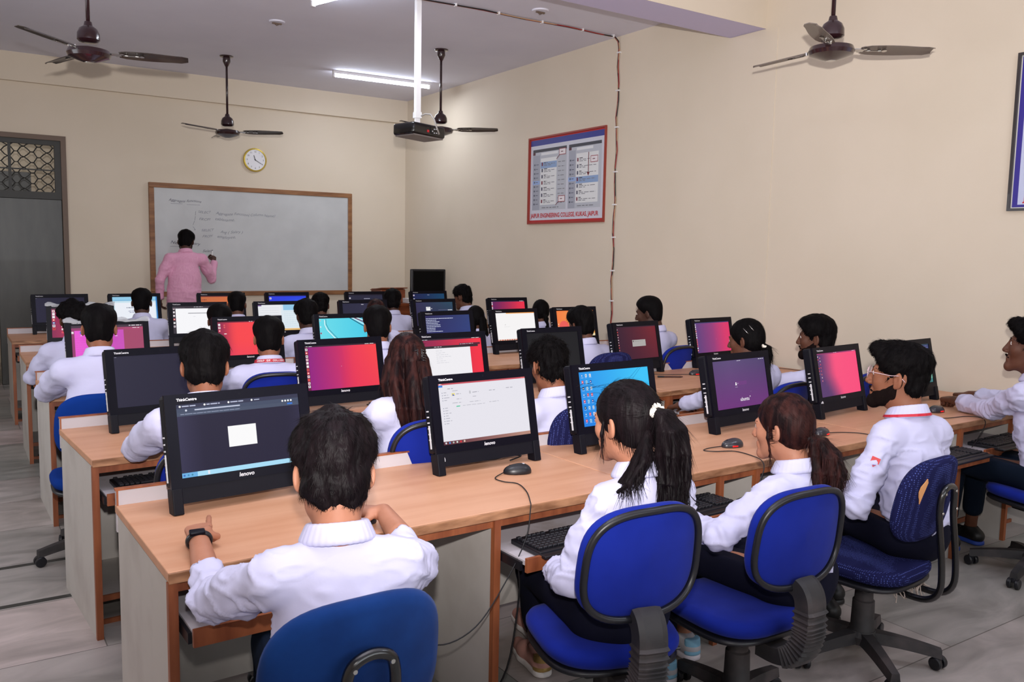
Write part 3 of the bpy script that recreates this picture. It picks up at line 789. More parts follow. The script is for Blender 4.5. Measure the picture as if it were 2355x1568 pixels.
def icons_col(p, u, n, v0, dv, size, seed, cols=((230, 230, 235), (235, 90, 70), (90, 140, 220), (240, 190, 60))):
    r = random.Random(seed)
    for i in range(n):
        v = v0 + i * dv; c = r.choice(cols)
        p.rect(u, v, u + size, v + size * SW / SH, c); p.rect(u + size * .25, v + size * .5, u + size * .75, v + size * 1.2, r.choice(((60, 60, 80), (250, 250, 250), (200, 60, 60))))
def mixc(a, b, t): t = max(0, min(1, t)); return tuple(a[i] + (b[i] - a[i]) * t for i in range(3))
def topbar(p, c=(40, 34, 44)):
    p.rect(0, 0, 1, .035, c); p.words(.02, .012, .1, .012, (210, 210, 215), 1); p.words(.84, .012, .98, .012, (225, 225, 225), 2)
def screen(kind):
    p = Pic(SW, SH); WH = (255, 255, 255)
    if kind == 'browser_dark':
        p.grad(lambda u, v: mixc((50, 47, 76), (28, 24, 50), u * 5 if u < .2 else (1 - max(0, u - .9) * 5)))
        p.rect(0, 0, 1, .06, (52, 54, 78)); p.rect(0, .06, 1, .115, (66, 76, 100)); p.rect(0, .115, 1, .165, (72, 82, 104))
        for i in range(4): p.disc(.03 + i * .19, .032, .008, WH); p.words(.045 + i * .19, .024, .15 + i * .19 if i < 3 else .70, .016, (190, 196, 220), i, .006) if i < 3 else p.words(.62, .026, .67, .012, (190, 196, 220), 5)
        p.disc(.075, .09, .008, (220, 225, 240)); p.rect(.14, .082, .5, .1, (200, 206, 226)); p.words(.03, .135, .5, .009, (150, 160, 186), 8, .004)
        for u in (.86, .885, .91, .935): p.disc(u, .09, .008, WH)
        p.rect(.9, .125, .945, .148, (50, 120, 220))
        p.rect(.385, .37, .615, .66, WH); p.rect(0, .935, 1, 1, (172, 226, 252)); p.rect(0, .935, .12, 1, (110, 180, 230))
        p.disc(.02, .968, .008, (60, 110, 190)); p.disc(.05, .968, .007, (60, 140, 190)); p.disc(.08, .968, .007, (60, 140, 160)); p.rect(.2, .94, .215, .99, (240, 240, 250))
    elif kind == 'explorer':
        p.rect(0, 0, 1, 1, (236, 234, 242)); p.rect(0, 0, 1, .028, (206, 84, 96)); p.rect(.002, .03, .05, .062, (60, 130, 220)); p.rect(.95, .002, .995, .025, (230, 110, 110)); p.disc(.02, .014, .006, WH); p.disc(.035, .014, .006, (250, 200, 200))
        p.words(.1, .09, .16, .01, (150, 150, 160), 4)
        for i in range(14):
            v = .15 + i * .042
            if i in (4, 5, 13): continue
            p.disc(.04, v + .006, .004, (120, 130, 150)); p.words(.055, v, .055 + .03 + .05 * ((i * 7) % 3) / 3, .009, (170, 170, 182), i)
        p.rect(.14, .17, .175, .215, (240, 226, 140)); p.poly([(.15, .18), (.172, .215), (.15, .215)], (50, 90, 210)); p.words(.19, .185, .24, .01, (160, 160, 170), 3)
        p.rect(.335, .155, .352, .205, (200, 200, 206)); p.words(.37, .18, .44, .01, (160, 160, 170), 6); p.words(.56, .175, .64, .01, (170, 170, 180), 7); p.words(.76, .16, .84, .01, (170, 170, 180), 9)
        p.words(.15, .13, .22, .008, (170, 170, 180), 2); p.words(.19, .27, .24, .008, (170, 170, 180), 3); p.words(.37, .25, .42, .008, (170, 170, 180), 12)
        p.words(.14, .33, .25, .008, (170, 170, 180), 22); p.rect(.18, .385, .22, .4, (60, 200, 150)); p.words(.25, .385, .5, .008, (190, 190, 198), 13); p.words(.55, .37, .66, .008, (180, 180, 190), 14)
        p.words(.33, .335, .45, .008, (180, 180, 190), 33)
        p.grad(lambda u, v: mixc((90, 40, 52), (186, 140, 124), u * 1.1), 10, 1, 0, .945, 1, 1)
        for i, c in enumerate(((230, 230, 235), (90, 160, 230), (180, 200, 190), (220, 240, 230), (230, 40, 50), (240, 220, 200))): p.disc(.03 + i * .04, .972, .009, c)
    elif kind == 'blue_desktop':
        p.grad(lambda u, v: mixc(mixc((36, 150, 240), (60, 200, 255), u * 1.2), (20, 110, 226), max(0, v - .3) * .8))
        for a, b in (((1.0, .62), (.86, .86)), ((.9, 0), (.70, .30)), ((.87, 0), (.64, .28)), ((.45, .5), (.28, .6)), ((.06, .95), (.3, .62)), ((.3, .62), (.2, .62)), ((.98, .4), (.9, .5))): p.line(a, b, .0022, (16, 60, 130))
        r = random.Random(5)
        cs = [(60, 150, 230), (230, 235, 240), (236, 236, 230), (230, 40, 60), (240, 240, 240), (170, 220, 240), (40, 50, 70), (30, 60, 160), (200, 230, 235)]
        for i in range(8):
            for j in range(3):
                c = cs[(i * 3 + j * 2) % 9] if (i, j) not in ((3, 1), (1, 0), (3, 2), (6, 1)) else (226, 40, 56)
                u = .035 + j * .055 - (.003 * i if 0 else 0); v = .045 + i * .118; p.rect(u, v, u + .024, v + .05, c); p.rect(u + .006, v + .015, u + .016, v + .035, (250, 250, 250) if c[0] < 100 or c[1] < 60 else (70, 130, 200)); p.words(u - .004, v + .06, u + .03, .006, (210, 230, 250), i * 3 + j)
    elif kind == 'ubuntu_login':
        p.grad(lambda u, v: mixc(mixc((96, 78, 124), (72, 62, 104), abs(u - .3)), (112, 52, 124), v))
        p.words(.46, .02, .53, .01, (220, 220, 230), 3, .004); p.words(.88, .02, .98, .014, (220, 220, 230), 4)
        p.grad(lambda u, v: (112, 62, 128), 2, 2, .38, .46, .6, .54)
        p.disc(.395, .49, .010, WH); p.poly([(.378, .535), (.412, .535), (.402, .50), (.388, .50)], WH); p.disc(.43, .50, .005, WH); p.words(.375, .57, .42, .006, (200, 190, 210), 5, .003)
        p.text('ubuntu', .44, .875, .026, (245, 240, 248), weight=.0003); p.disc(.632, .80, .0085, (245, 240, 248)); p.disc(.632, .80, .004, (112, 52, 124)); p.disc(.66, .70, .002, WH)
    elif kind == 'hot_pink':
        p.grad(lambda u, v: mixc(mixc((90, 60, 110), (255, 84, 130), (u - .08 - max(0, v - .5) * .35) * 3.0), (255, 76, 126), max(0, u - .4)))
        p.rect(0, 0, 1, .03, (150, 60, 110)); p.words(.42, .01, .5, .008, (240, 200, 220), 1); p.words(.9, .01, .98, .01, (240, 200, 220), 2)
        icons_col(p, .02, 7, .06, .065, .016, 3, ((220, 220, 226), (90, 80, 100), (240, 90, 70))); icons_col(p, .065, 8, .09, .075, .016, 8, ((240, 90, 110), (230, 225, 230), (250, 120, 110)))
    elif kind == 'teal':
        p.grad(lambda u, v: mixc((92, 168, 168), (70, 128, 130), v)); p.rect(.80, .0, 1, .28, (48, 54, 104)); p.rect(.86, .28, 1, .45, (60, 50, 90)); p.rect(0, 0, 1, .02, (60, 90, 100))
        for i in range(6): p.words(.83, .05 + i * .04, .98, .01, (150, 160, 200), i)
        for i in range(3): p.disc(.95, .33 + i * .04, .006, (230, 160, 90))
        p.rect(.9, .7, 1, .9, (120, 180, 160))
    elif kind == 'off_dark':
        p.grad(lambda u, v: mixc((40, 38, 58), (30, 27, 48), u)); p.rect(.01, .02, .03, .025, (190, 190, 200))
    elif kind == 'off_black':
        p.grad(lambda u, v: mixc((24, 24, 25), (30, 30, 31), v))
    elif kind == 'magenta_red':
        def g(u, v):
            a = mixc((140, 26, 130), (236, 50, 90), u * 1.5); return mixc(a, mixc((150, 30, 140), (250, 64, 110), u), v * .5) if u < .5 else mixc(a, (255, 70, 74), (u - .5) * 2.2 * (1 - .5 * v))
        p.grad(g); topbar(p, (56, 36, 50)); p.rect(0, .035, .045, 1, (110, 30, 70)); icons_col(p, .008, 12, .06, .075, .03, 6, ((244, 236, 240), (240, 90, 80), (244, 236, 240))); p.disc(.48, .5, .003, WH)
    elif kind == 'red_window':
        p.grad(lambda u, v: mixc((150, 40, 80), (250, 50, 70), u * 1.2 - .1)); topbar(p, (54, 40, 52)); p.rect(0, .18, .94, .24, (52, 42, 46)); p.rect(0, .24, .80, .97, (246, 244, 248)); p.rect(.62, .14, .98, .19, (90, 30, 50))
        p.words(.63, .155, .86, .01, (230, 220, 226), 8); p.words(.2, .2, .32, .012, (230, 220, 226), 9)
        for i in range(7): p.words(.22, .3 + i * .05, .22 + .1 + (i * 13 % 4) * .05, .007, (190, 190, 200), i)
        p.line((.0, .3), (.0, .8), .001, (200, 200, 210))
    elif kind == 'dark_red_dialog':
        p.grad(lambda u, v: mixc(mixc((56, 28, 48), (120, 36, 46), u * 1.1), (52, 26, 50), v * .35)); icons_col(p, .01, 12, .06, .078, .024, 12, ((150, 110, 120), (110, 60, 74), (170, 60, 60)))
        p.rect(0, 0, 1, .03, (60, 34, 50)); p.rect(.36, .42, .70, .62, (176, 172, 170)); p.rect(.375, .44, .40, .48, (90, 80, 80)); p.words(.42, .46, .64, .008, (130, 126, 126), 6)
    elif kind == 'purple_pink':
        p.grad(lambda u, v: mixc(mixc((96, 66, 128), (200, 60, 120), u * 1.1), (232, 56, 104), max(0, u - .5) * 1.8)); p.rect(0, 0, 1, .03, (64, 60, 110)); icons_col(p, .01, 13, .05, .07, .026, 2, ((235, 225, 235), (240, 110, 110))); p.disc(.58, .58, .004, (255, 200, 220))
    elif kind == 'magenta_windows':
        p.grad(lambda u, v: mixc((150, 60, 110), (176, 72, 110), u)); p.rect(0, 0, 1, .07, (70, 52, 66)); p.rect(.04, .14, .52, 1, (222, 84, 208)); p.rect(.04, .14, .22, 1, (238, 90, 214)); p.rect(.72, .14, 1, 1, (166, 72, 106)); p.rect(.52, .14, .72, 1, (206, 80, 190))
        p.disc(.13, .2, .018, (60, 120, 226)); p.words(.8, .02, .98, .02, (240, 230, 236), 1); p.words(.85, .09, .95, .014, (240, 230, 236), 2); p.words(.6, .3, .64, .014, WH, 3); p.words(.12, .27, .15, .01, WH, 4)
        for i in range(8): p.words(.05, .34 + i * .06, .2, .005, (216, 64, 190), i)
        p.rect(.0, .16, .03, .22, (240, 230, 236))
    elif kind == 'red':
        p.grad(lambda u, v: mixc(mixc((140, 40, 80), (255, 72, 78), u * 4 - .1), (230, 60, 110), max(0, v - .55) * (1 - u))); p.rect(0, 0, 1, .035, (120, 40, 60)); p.words(.52, .01, .58, .012, WH, 1); icons_col(p, .012, 3, .06, .09, .035, 4, ((235, 225, 230), (220, 60, 70))); icons_col(p, .1, 2, .09, .06, .022, 5, ((240, 110, 110),)); p.rect(.1, .35, .14, .37, WH); p.disc(.66, .52, .003, WH)
    elif kind == 'cyan_circuit':
        p.grad(lambda u, v: mixc((110, 226, 240), (70, 206, 236), u)); 
        for k_, (c, t) in enumerate((((30, 60, 90), .012), ((240, 245, 250), .012), ((150, 40, 70), .014), ((240, 240, 245), .012), ((30, 60, 80), .006))): p.line((.58 + k_ * .045, 0), (1.0, .45 - k_ * .09), t, c)
        P_ = [(.13, .02), (.13, .18), (.17, .34), (.25, .5), (.33, .66), (.37, .85), (.38, 1)]
        for i in range(6): p.line((P_[i][0] - .025, P_[i][1] + .03), (P_[i + 1][0] - .025, P_[i + 1][1] + .03), .012, (240, 250, 252)); p.line(P_[i], P_[i + 1], .006, (20, 50, 80))
        p.poly([(0, .78), (.2, 1), (0, 1)], (240, 250, 252)); icons_col(p, .01, 5, .04, .2, .028, 9, ((200, 90, 110), (180, 230, 240), (70, 80, 100)))
    elif kind == 'terminal':
        p.grad(lambda u, v: mixc(mixc((46, 42, 90), (50, 66, 120), u), (44, 60, 150), .25 * v)); r = random.Random(3)
        for i in range(9): p.words(.015, .1 + i * .055, .62 if i == 0 else .2 + r.random() * .2, .02, (206, 212, 236), i, .006)
        p.disc(.28, .86, .006, (200, 210, 240))
    elif kind == 'white_app':
        p.rect(0, 0, 1, 1, (252, 250, 250)); p.grad(lambda u, v: mixc((250, 180, 100), (240, 150, 70), u), 4, 1, .27, 0, 1, .035); p.line((.22, .44), (.235, .42), .006, (60, 60, 60)); p.words(.2, .5, .34, .006, (190, 190, 190), 3); p.rect(0, .96, 1, 1, (236, 190, 170))
        for i in range(9): p.rect(.05 + i * .06, .962, .08 + i * .06, .995, (200, 70, 50) if i % 2 else (170, 110, 80))
    elif kind == 'orange':
        p.grad(lambda u, v: mixc((250, 130, 70), (252, 176, 84), u)); p.disc(.18, .62, .13, (240, 96, 90)); p.disc(.12, .8, .09, (240, 70, 90)); p.poly([(.5, .95), (.75, .75), (1, .92), (1, 1), (.5, 1)], (246, 226, 180)); p.rect(0, 0, 1, .03, (236, 120, 60)); icons_col(p, .02, 4, .5, .1, .02, 4, ((250, 220, 200), (230, 50, 60)))
    elif kind == 'pink_icons':
        p.grad(lambda u, v: mixc((140, 44, 84), (226, 60, 96), u * 1.8)); p.rect(0, 0, 1, .04, (90, 50, 70)); icons_col(p, .012, 7, .06, .1, .045, 1, ((238, 230, 235), (226, 70, 60), (70, 90, 150))); icons_col(p, .16, 8, .06, .105, .035, 2, ((250, 235, 240), (230, 90, 110)))
    elif kind == 'white_browser':
        p.rect(0, 0, 1, 1, (60, 54, 62)); p.rect(.06, .09, 1, 1, (252, 252, 255)); p.rect(0, 0, 1, .06, (60, 54, 62)); p.words(.42, .03, .6, .014, (220, 220, 226), 1); icons_col(p, .01, 6, .06, .13, .035, 1, ((235, 225, 230), (220, 70, 70), (240, 240, 240))); p.rect(.3, .25, .9, .28, (170, 170, 176)); p.rect(.72, .42, .8, .45, (110, 120, 220)); p.rect(.4, .38, .44, .39, (200, 200, 210)); p.rect(.0, .06, .24, .09, (90, 84, 92))
    elif kind == 'white_table':
        p.rect(0, 0, 1, 1, (226, 238, 246)); p.rect(.0, .0, .5, 1, (238, 240, 244)); p.rect(.55, 0, 1, .22, (150, 204, 236)); p.rect(.0, .93, 1, 1, (236, 190, 120)); p.rect(.0, .0, .08, .05, (110, 80, 140))
        for i in range(8): p.words(.04, .12 + i * .09, .45, .008, (190, 200, 210), i); p.words(.56, .28 + i * .08, .98, .01, (180, 206, 220), i + 9)
    elif kind == 'login_dark':
        p.grad(lambda u, v: mixc((40, 40, 62), (52, 50, 76), u)); p.words(.45, .04, .52, .02, (220, 220, 230), 2); p.words(.38, .62, .5, .02, (160, 160, 180), 3)
    elif kind == 'login_user':
        p.grad(lambda u, v: mixc(mixc((52, 48, 82), (44, 76, 96), u), (46, 42, 74), v)); p.rect(.27, .2, .385, .36, (238, 238, 240)); p.disc(.327, .26, .026, (70, 66, 96)); p.disc(.327, .26, .02, WH); p.poly([(.29, .355), (.365, .355), (.345, .29), (.31, .29)], WH); p.disc(.42, .28, .012, (225, 225, 230)); p.rect(.6, .33, .98, .345, (110, 110, 140)); p.rect(.86, .335, .98, .36, (235, 235, 240))
    elif kind == 'purple_red':
        p.grad(lambda u, v: mixc((96, 34, 96), (240, 50, 76), u * 1.1)); p.rect(0, 0, 1, .05, (40, 32, 60)); p.words(.85, .015, .97, .02, (230, 220, 230), 1); icons_col(p, .01, 12, .06, .075, .03, 3, ((235, 225, 235), (240, 110, 110)))
    elif kind == 'blue_page':
        p.rect(0, 0, 1, 1, (206, 232, 244)); p.rect(0, 0, 1, .14, (150, 206, 236)); p.rect(.05, .25, .95, .93, (240, 244, 252)); p.rect(0, .95, 1, 1, (100, 170, 220)); p.rect(.0, .14, 1, .17, (110, 180, 220)); p.words(.3, .45, .5, .03, (110, 120, 140), 1); p.words(.34, .6, .6, .02, (120, 120, 160), 2); p.words(.36, .66, .5, .02, (120, 120, 160), 5); p.rect(.97, 0, 1, 1, (60, 130, 200))
    elif kind == 'orange_brown':
        p.grad(lambda u, v: mixc((196, 108, 66), (216, 112, 64), u)); p.rect(0, 0, 1, .04, (110, 50, 50)); p.words(.02, .14, .14, .06, (160, 84, 60), 1)
    elif kind == 'blue_desk':
        p.grad(lambda u, v: mixc((46, 60, 226), (40, 130, 240), u * v * 1.5)); p.rect(0, 0, 1, .05, (30, 30, 80)); icons_col(p, .02, 3, .1, .18, .05, 1, ((200, 220, 250), (230, 60, 110))); p.rect(.28, .42, .78, .75, (20, 30, 40)); p.words(.3, .5, .7, .04, (90, 180, 140), 1); p.words(.3, .58, .72, .03, (90, 180, 140), 2)
    elif kind == 'dark_editor':
        p.grad(lambda u, v: (42, 42, 62)); p.rect(0, 0, 1, .06, (34, 30, 44)); icons_col(p, .02, 3, .15, .2, .04, 1, ((220, 225, 235),)); p.words(.12, .3, .7, .04, (150, 190, 180), 1, .008); p.words(.12, .42, .5, .03, (120, 160, 150), 2, .008); p.words(.45, .2, .62, .03, (180, 180, 200), 3)
    elif kind == 'dark_blue':
        p.grad(lambda u, v: mixc((30, 34, 76), (22, 68, 104), u)); icons_col(p, .01, 3, .05, .2, .04, 1, ((220, 220, 240),)); p.words(.46, .06, .52, .02, (190, 190, 210), 1); p.poly([(.45, .5), (.7, .5), (.7, .62), (.62, .54)], (230, 220, 240))
    return p
_scr = {}
TILT = (R(-12), 0, 0)
def monitor(x, y, yaw, kind, label, marks=True, mid=None):
    t = thing('desktop_monitor', label, 'computer', (x, y, .751), yaw, 'all-in-one computers on the desks')
    for k in ('bezel', 'back_shell', 'lower_panel', 'ports', 'camera_eye', 'maker_mark', 'model_mark'):
        link({'ports': 'side_ports'}.get(k, k), _mon[k], t, rot=TILT)
    for k in 'LR': link('leg', _mon['leg' + k], t, rot=TILT)
    s_ = screen(kind).build('screen', M_screen, t, loc=Vector((0, .0045 * math.cos(R(12)) + math.sin(R(12)) * .2325, .2325 * math.cos(R(12)) - .0045 * 0)), rot=TILT, gain=1.38)
    return t
MON = [
 (.815, 2.80, 6, 'browser_dark', 'large dark screen with a white box, in front of the nearest student'),
 (1.775, 2.80, 3, 'explorer', 'screen with a white file window and red title strip, black mouse beside it'),
 (2.475, 2.82, 3, 'blue_desktop', 'sky blue desktop full of small icons, behind the ponytail with the white band'),
 (3.30, 2.83, 5, 'ubuntu_login', 'purple login screen with white lettering between two students of the nearest row'),
 (4.10, 2.84, 7, 'hot_pink', 'bright pink screen in front of the bearded student with spectacles'),
 (4.85, 2.86, 5, 'teal', 'teal screen at the right end of the nearest row beside a man\'s hands'),
 (.84, 4.195, 7, 'off_dark', 'blank dark screen at the aisle end of the second row'),
 (1.77, 4.26, 4, 'magenta_red', 'purple to red desktop in the second row, left of the hair clip'),
 (2.49, 4.32, 4, 'red_window', 'red desktop with a white window, right of the long brown hair'),
 (3.28, 4.39, 2, 'off_black', 'switched off black screen in the middle of the second row'),
 (4.16, 4.56, 7, 'dark_red_dialog', 'dark red screen with a small grey dialog box, second row'),
 (5.02, 4.64, 5, 'purple_pink', 'purple and pink screen nearest the right wall in the second row'),
 (.85, 5.92, 1, 'magenta_windows', 'magenta windows on the aisle end screen of the third row'),
 (1.75, 5.92, 2, 'red', 'red screen before the student with the red and white lanyard, third row'),
 (2.49, 5.95, 0, 'cyan_circuit', 'cyan wallpaper with curved dark lines, third row'),
 (3.38, 5.97, 3, 'terminal', 'dark blue screen filled with white command lines, third row'),
 (4.08, 6.03, 4, 'white_app', 'white screen with a thin orange top strip, third row'),
 (4.78, 6.1, 0, 'orange', 'orange wallpaper screen behind a head, third row by the wall'),
 (.89, 7.62, -3, 'pink_icons', 'pink screen with icon columns at the aisle end of the fourth row'),
 (1.81, 7.62, -2, 'white_browser', 'white browser page with a dark side bar, fourth row'),
 (2.54, 7.6, 0, 'white_table', 'pale blue and white table page with orange bottom, fourth row'),
 (3.35, 7.6, -2, 'login_dark', 'dim blue grey screen in the fourth row left of the login portrait screen'),
 (4.12, 7.58, 0, 'login_user', 'dark screen with a white square portrait icon, fourth row'),
 (5.04, 7.62, -1, 'purple_red', 'purple and red desktop by the wall in the fourth row'),
 (.905, 9.2, 3, 'off_dark', 'dark blank screen in the farthest row in front of the steel door'),
 (1.575, 9.2, 3, 'blue_page', 'pale blue page on a farthest row screen left of the teacher'),
 (2.42, 9.18, -2, 'orange_brown', 'orange brown screen top below the whiteboard, farthest row'),
 (3.14, 9.18, 0, 'blue_desk', 'bright blue desktop below the right half of the whiteboard, farthest row'),
 (4.07, 9.18, -1, 'dark_editor', 'dark code screen below the whiteboard\'s right corner, farthest row'),
 (4.9, 9.18, -2, 'dark_blue', 'dark blue screen in the farthest row below the black monitor on the podium'),
]
for (x, y, a, k, lb) in MON: monitor(x, y, R(a), k, lb)

# torn white stickers on two frames, plastic film on two aisle screens
def sticker(x, z, s_, mon_i, seed):
    x0, y0, a = MON[mon_i][0], MON[mon_i][1], R(MON[mon_i][2]); r = random.Random(seed)
    pts = [(math.cos(q) * s_ * r.uniform(.6, 1), -.0008, math.sin(q) * s_ * r.uniform(.6, 1)) for q in [2 * PI * i / 9 for i in range(9)]]
    mb = MB(); mb.add([(p[0] + x, p[1], p[2] + z) for p in pts] + [(p[0] + x, p[1] - .0006, p[2] + z) for p in pts], [tuple(range(9)), tuple(range(17, 8, -1))] + [(i, (i + 1) % 9, 9 + (i + 1) % 9, 9 + i) for i in range(9)])
    me = mb.mesh('torn_sticker', M_print)
    par = [o for o in COL.objects if o.name.startswith('desktop_monitor')][mon_i]
    link('torn_sticker', me, par, rot=TILT)
bpy.context.view_layer.update()
MON_OBJ = [o for o in COL.objects if o.name.startswith('desktop_monitor')]
sticker(-.222, .062, .014, 1, 3); sticker(-.222, .085, .013, 4, 5)
M_film = mat('crumpled_clear_film', (214, 216, 222), .25, alpha=.55, coat=.3, bump=(30, .6, .01))
for i in (12, 18):
    mb = MB(); r = random.Random(i); n = 24
    vs = []
    for a in range(n + 1):
        x = -.25 + .5 * a / n
        for b, (yy, zz) in enumerate(((-.003, .368), (-.004, .378), (-.001, .389), (.03, .392), (.07, .385))):
            vs.append((x * 1.02, yy - r.uniform(0, .004), zz + r.uniform(-.003, .006) + (.012 * math.sin(a * .9) if b in (2, 3) else 0)))
    fs = [(a * 5 + b, (a + 1) * 5 + b, (a + 1) * 5 + b + 1, a * 5 + b + 1) for a in range(n) for b in range(4)]
    mb.add(vs, fs); me = mb.mesh('plastic_film', M_film, True)
    link('plastic_film', me, MON_OBJ[i], rot=TILT)

# ------------------------------------------------------------------ keyboards
def kb_mesh():
    b = MB(); b.box((0, 0, .010), (.45, .165, .018), bev=.004)
    b.box((0, -.095, .008), (.45, .035, .012), bev=.004)
    body = b.mesh('body', M_blk)
    k = MB(); k2 = MB(); x0 = -.215
    rows = [(.062, 15), (.036, 15), (.018, 15), (.0, 14), (-.018, 13), (-.036, 12), (-.055, 8)]
    for j, (yy, n) in enumerate(rows):
        tot = .43; w = tot / 21.5
        for i in range(21):
            if j == 0 and i in (1, 6, 15): continue
            if j == 6 and 4 <= i <= 8:
                if i == 4: k.box((x0 + w * (6 + .5), yy, .0235), (w * 4.8, .0145, .009), bev=.002, seg=1)
                continue
            if i == 15 and j > 0: continue
            (k2 if i > 15 else k).box((x0 + w * (i + .5), yy, .0235), (w * .84, .0148, .009), bev=.002, seg=1)
    return body, k.mesh('keys', M_key), k2.mesh('number_pad', M_key)
KB = kb_mesh()
def keyboard(x, y, z, yaw, label):
    t = thing('keyboard', label, 'keyboard', (x, y, z), yaw, 'black keyboards on pull-out trays')
    link('body', KB[0], t); link('keys', KB[1], t); link('number_pad', KB[2], t)
    return t
for (x, y, a, lb) in ((.80, 2.33, 0, 'black keyboard on the tray under the nearest student\'s left arm'), (1.80, 2.28, 2, 'black keyboard on the open tray left of the girl with the white hair band'),
                      (2.38, 2.33, 2, 'black keyboard between the two girls of the nearest row'), (3.08, 2.32, 2, 'black keyboard in front of the student with spectacles, its corner behind the second ponytail'),
                      (4.2, 2.30, 2, 'black keyboard poking out behind the navy dotted chair back'), (4.82, 2.35, 2, 'black keyboard on the tray before the man at the right edge'),
                      (.76, 3.76, 3, 'black keyboard on the aisle end tray of the second row'), (4.2, 4.0, 4, 'black keyboard under the second row desk behind the sky blue screen'),
                      (5.0, 4.05, 4, 'black keyboard at the wall end of the second row')):
    keyboard(x, y, .611, R(a), lb)

# ------------------------------------------------------------------ mice
def mouse_parts(glow):
    F = Field((-.045, -.07, -.01), (.045, .07, .06), .0028)
    F.ell((0, -.005, .006), (.031, .056, .031), .0).ell((0, -.022, .012), (.026, .034, .025), .01)
    F.cut((0, 0, -1), .0)
    return F.polys()
MOUSE_ME = np_mesh('shell', [mouse_parts(0)], mat('mouse_shell', (44, 42, 48), .3, coat=.2))
MOUSE_B = np_mesh('shell', [mouse_parts(0)], M_blk)
wl = MB().tube([(0, .034, .022), (0, .022, .0325)], .004, n=8).mesh('scroll_wheel', M_matte)
gl = MB(); gl.box((-.0285, .0, .008), (.006, .03, .007), bev=.002); gl.box((.0285, .0, .008), (.006, .03, .007), bev=.002); gl = gl.mesh('red_light', M_redglow)
def mouse(x, y, yaw, cable, label, glow=True, z=.751):
    t = thing('computer_mouse', label, 'mouse', (x, y, z), yaw, 'wired mice on the desks')
    link('shell', MOUSE_ME if glow else MOUSE_B, t); link('scroll_wheel', wl, t)
    if glow: link('red_light', gl, t)
    if cable:
        pts = [Vector(p) for p in cable]; sm = []
        for i in range(len(pts) - 1):
            p0 = pts[max(i - 1, 0)]; p1 = pts[i]; p2 = pts[i + 1]; p3 = pts[min(i + 2, len(pts) - 1)]
            for j in range(6):
                u = j / 6; sm.append(0.5 * ((2 * p1) + (p2 - p0) * u + (2 * p0 - 5 * p1 + 4 * p2 - p3) * u * u + (3 * p1 - p0 - 3 * p2 + p3) * u ** 3))
        sm.append(pts[-1])
        c = MB().tube(sm, .0022, n=6).build('mouse_cable', M_cable, t, smooth=True)
        M = Matrix.Translation((x, y, z)) @ Matrix.Rotation(yaw, 4, 'Z')
        c.matrix_parent_inverse = M.inverted()
    return t
Z0 = .754
mouse(1.815, 2.69, R(70), [(1.77, 2.705, .757), (1.70, 2.66, Z0), (1.70, 2.60, Z0), (1.73, 2.55, Z0), (1.70, 2.45, Z0), (1.64, 2.34, Z0), (1.60, 2.28, .75), (1.57, 2.26, .66), (1.47, 2.22, .55), (1.33, 2.18, .44), (1.19, 2.17, .42), (1.10, 2.2, .50), (1.06, 2.24, .62), (1.04, 2.3, .70)], 'black mouse with a light button beside the white file window screen, cable looping down', glow=False)
MB().lathe([(0, .0), (.006, 0), (.005, .002), (0, .002)], c=(0.0, -.028, .0365), n=14).build('light_button', M_print, COL.objects[-4] if False else [o for o in COL.objects if o.name == 'computer_mouse'][0])
mouse(2.925, 2.60, R(80), [(2.875, 2.61, .757), (2.80, 2.62, Z0), (2.75, 2.60, Z0), (2.78, 2.56, Z0), (2.86, 2.52, Z0), (2.86, 2.42, Z0), (2.82, 2.335, Z0), (2.80, 2.31, .72), (2.76, 2.32, .64), (2.70, 2.36, .60)], 'grey mouse with a red glow, left of the purple login screen')
mouse(3.525, 2.565, R(-80), [(3.575, 2.56, .757), (3.66, 2.54, Z0), (3.72, 2.48, Z0), (3.72, 2.40, Z0), (3.69, 2.34, Z0), (3.68, 2.32, .70), (3.64, 2.33, .63), (3.68, 2.36, .56)], 'grey mouse with a red glow behind the second ponytail')
mouse(4.665, 2.645, R(-95), [(4.615, 2.64, .757), (4.55, 2.66, Z0), (4.42, 2.56, Z0), (4.52, 2.50, Z0), (4.66, 2.48, Z0), (4.70, 2.42, Z0), (4.68, 2.38, .73), (4.62, 2.38, .66), (4.52, 2.36, .62)], 'grey mouse with a red glow beside the hands of the man at the right edge')
mouse(4.50, 4.37, R(80), [(4.45, 4.37, .757), (4.38, 4.42, Z0), (4.30, 4.46, Z0), (4.2, 4.54, Z0)], 'red glowing mouse on the second row desk between dark red and pink screens')
mouse(5.27, 4.38, R(80), [(5.3, 4.35, .757), (5.38, 4.3, Z0), (5.40, 4.2, Z0), (5.40, 4.04, Z0), (5.38, 4.0, .70)], 'mouse at the wall end of the second row, its cable over the desk corner', glow=False)
mouse(1.045, 2.435, R(50), None, 'black mouse held under the right hand of the nearest student', glow=False)
pn = thing('pen', 'dark brown pen lying on the second row desk beside a glowing mouse', 'pen', (4.235, 4.345, .757), R(-30))
MB().tube([(-.09, 0, 0), (.07, 0, 0), (.085, 0, 0)], [.006, .006, .003], n=8).build('barrel', mat('brown_pen', (70, 36, 26), .4), pn); MB().tube([(-.095, 0, 0), (-.05, 0, 0)], .0068, n=8).build('cap', M_blk, pn)

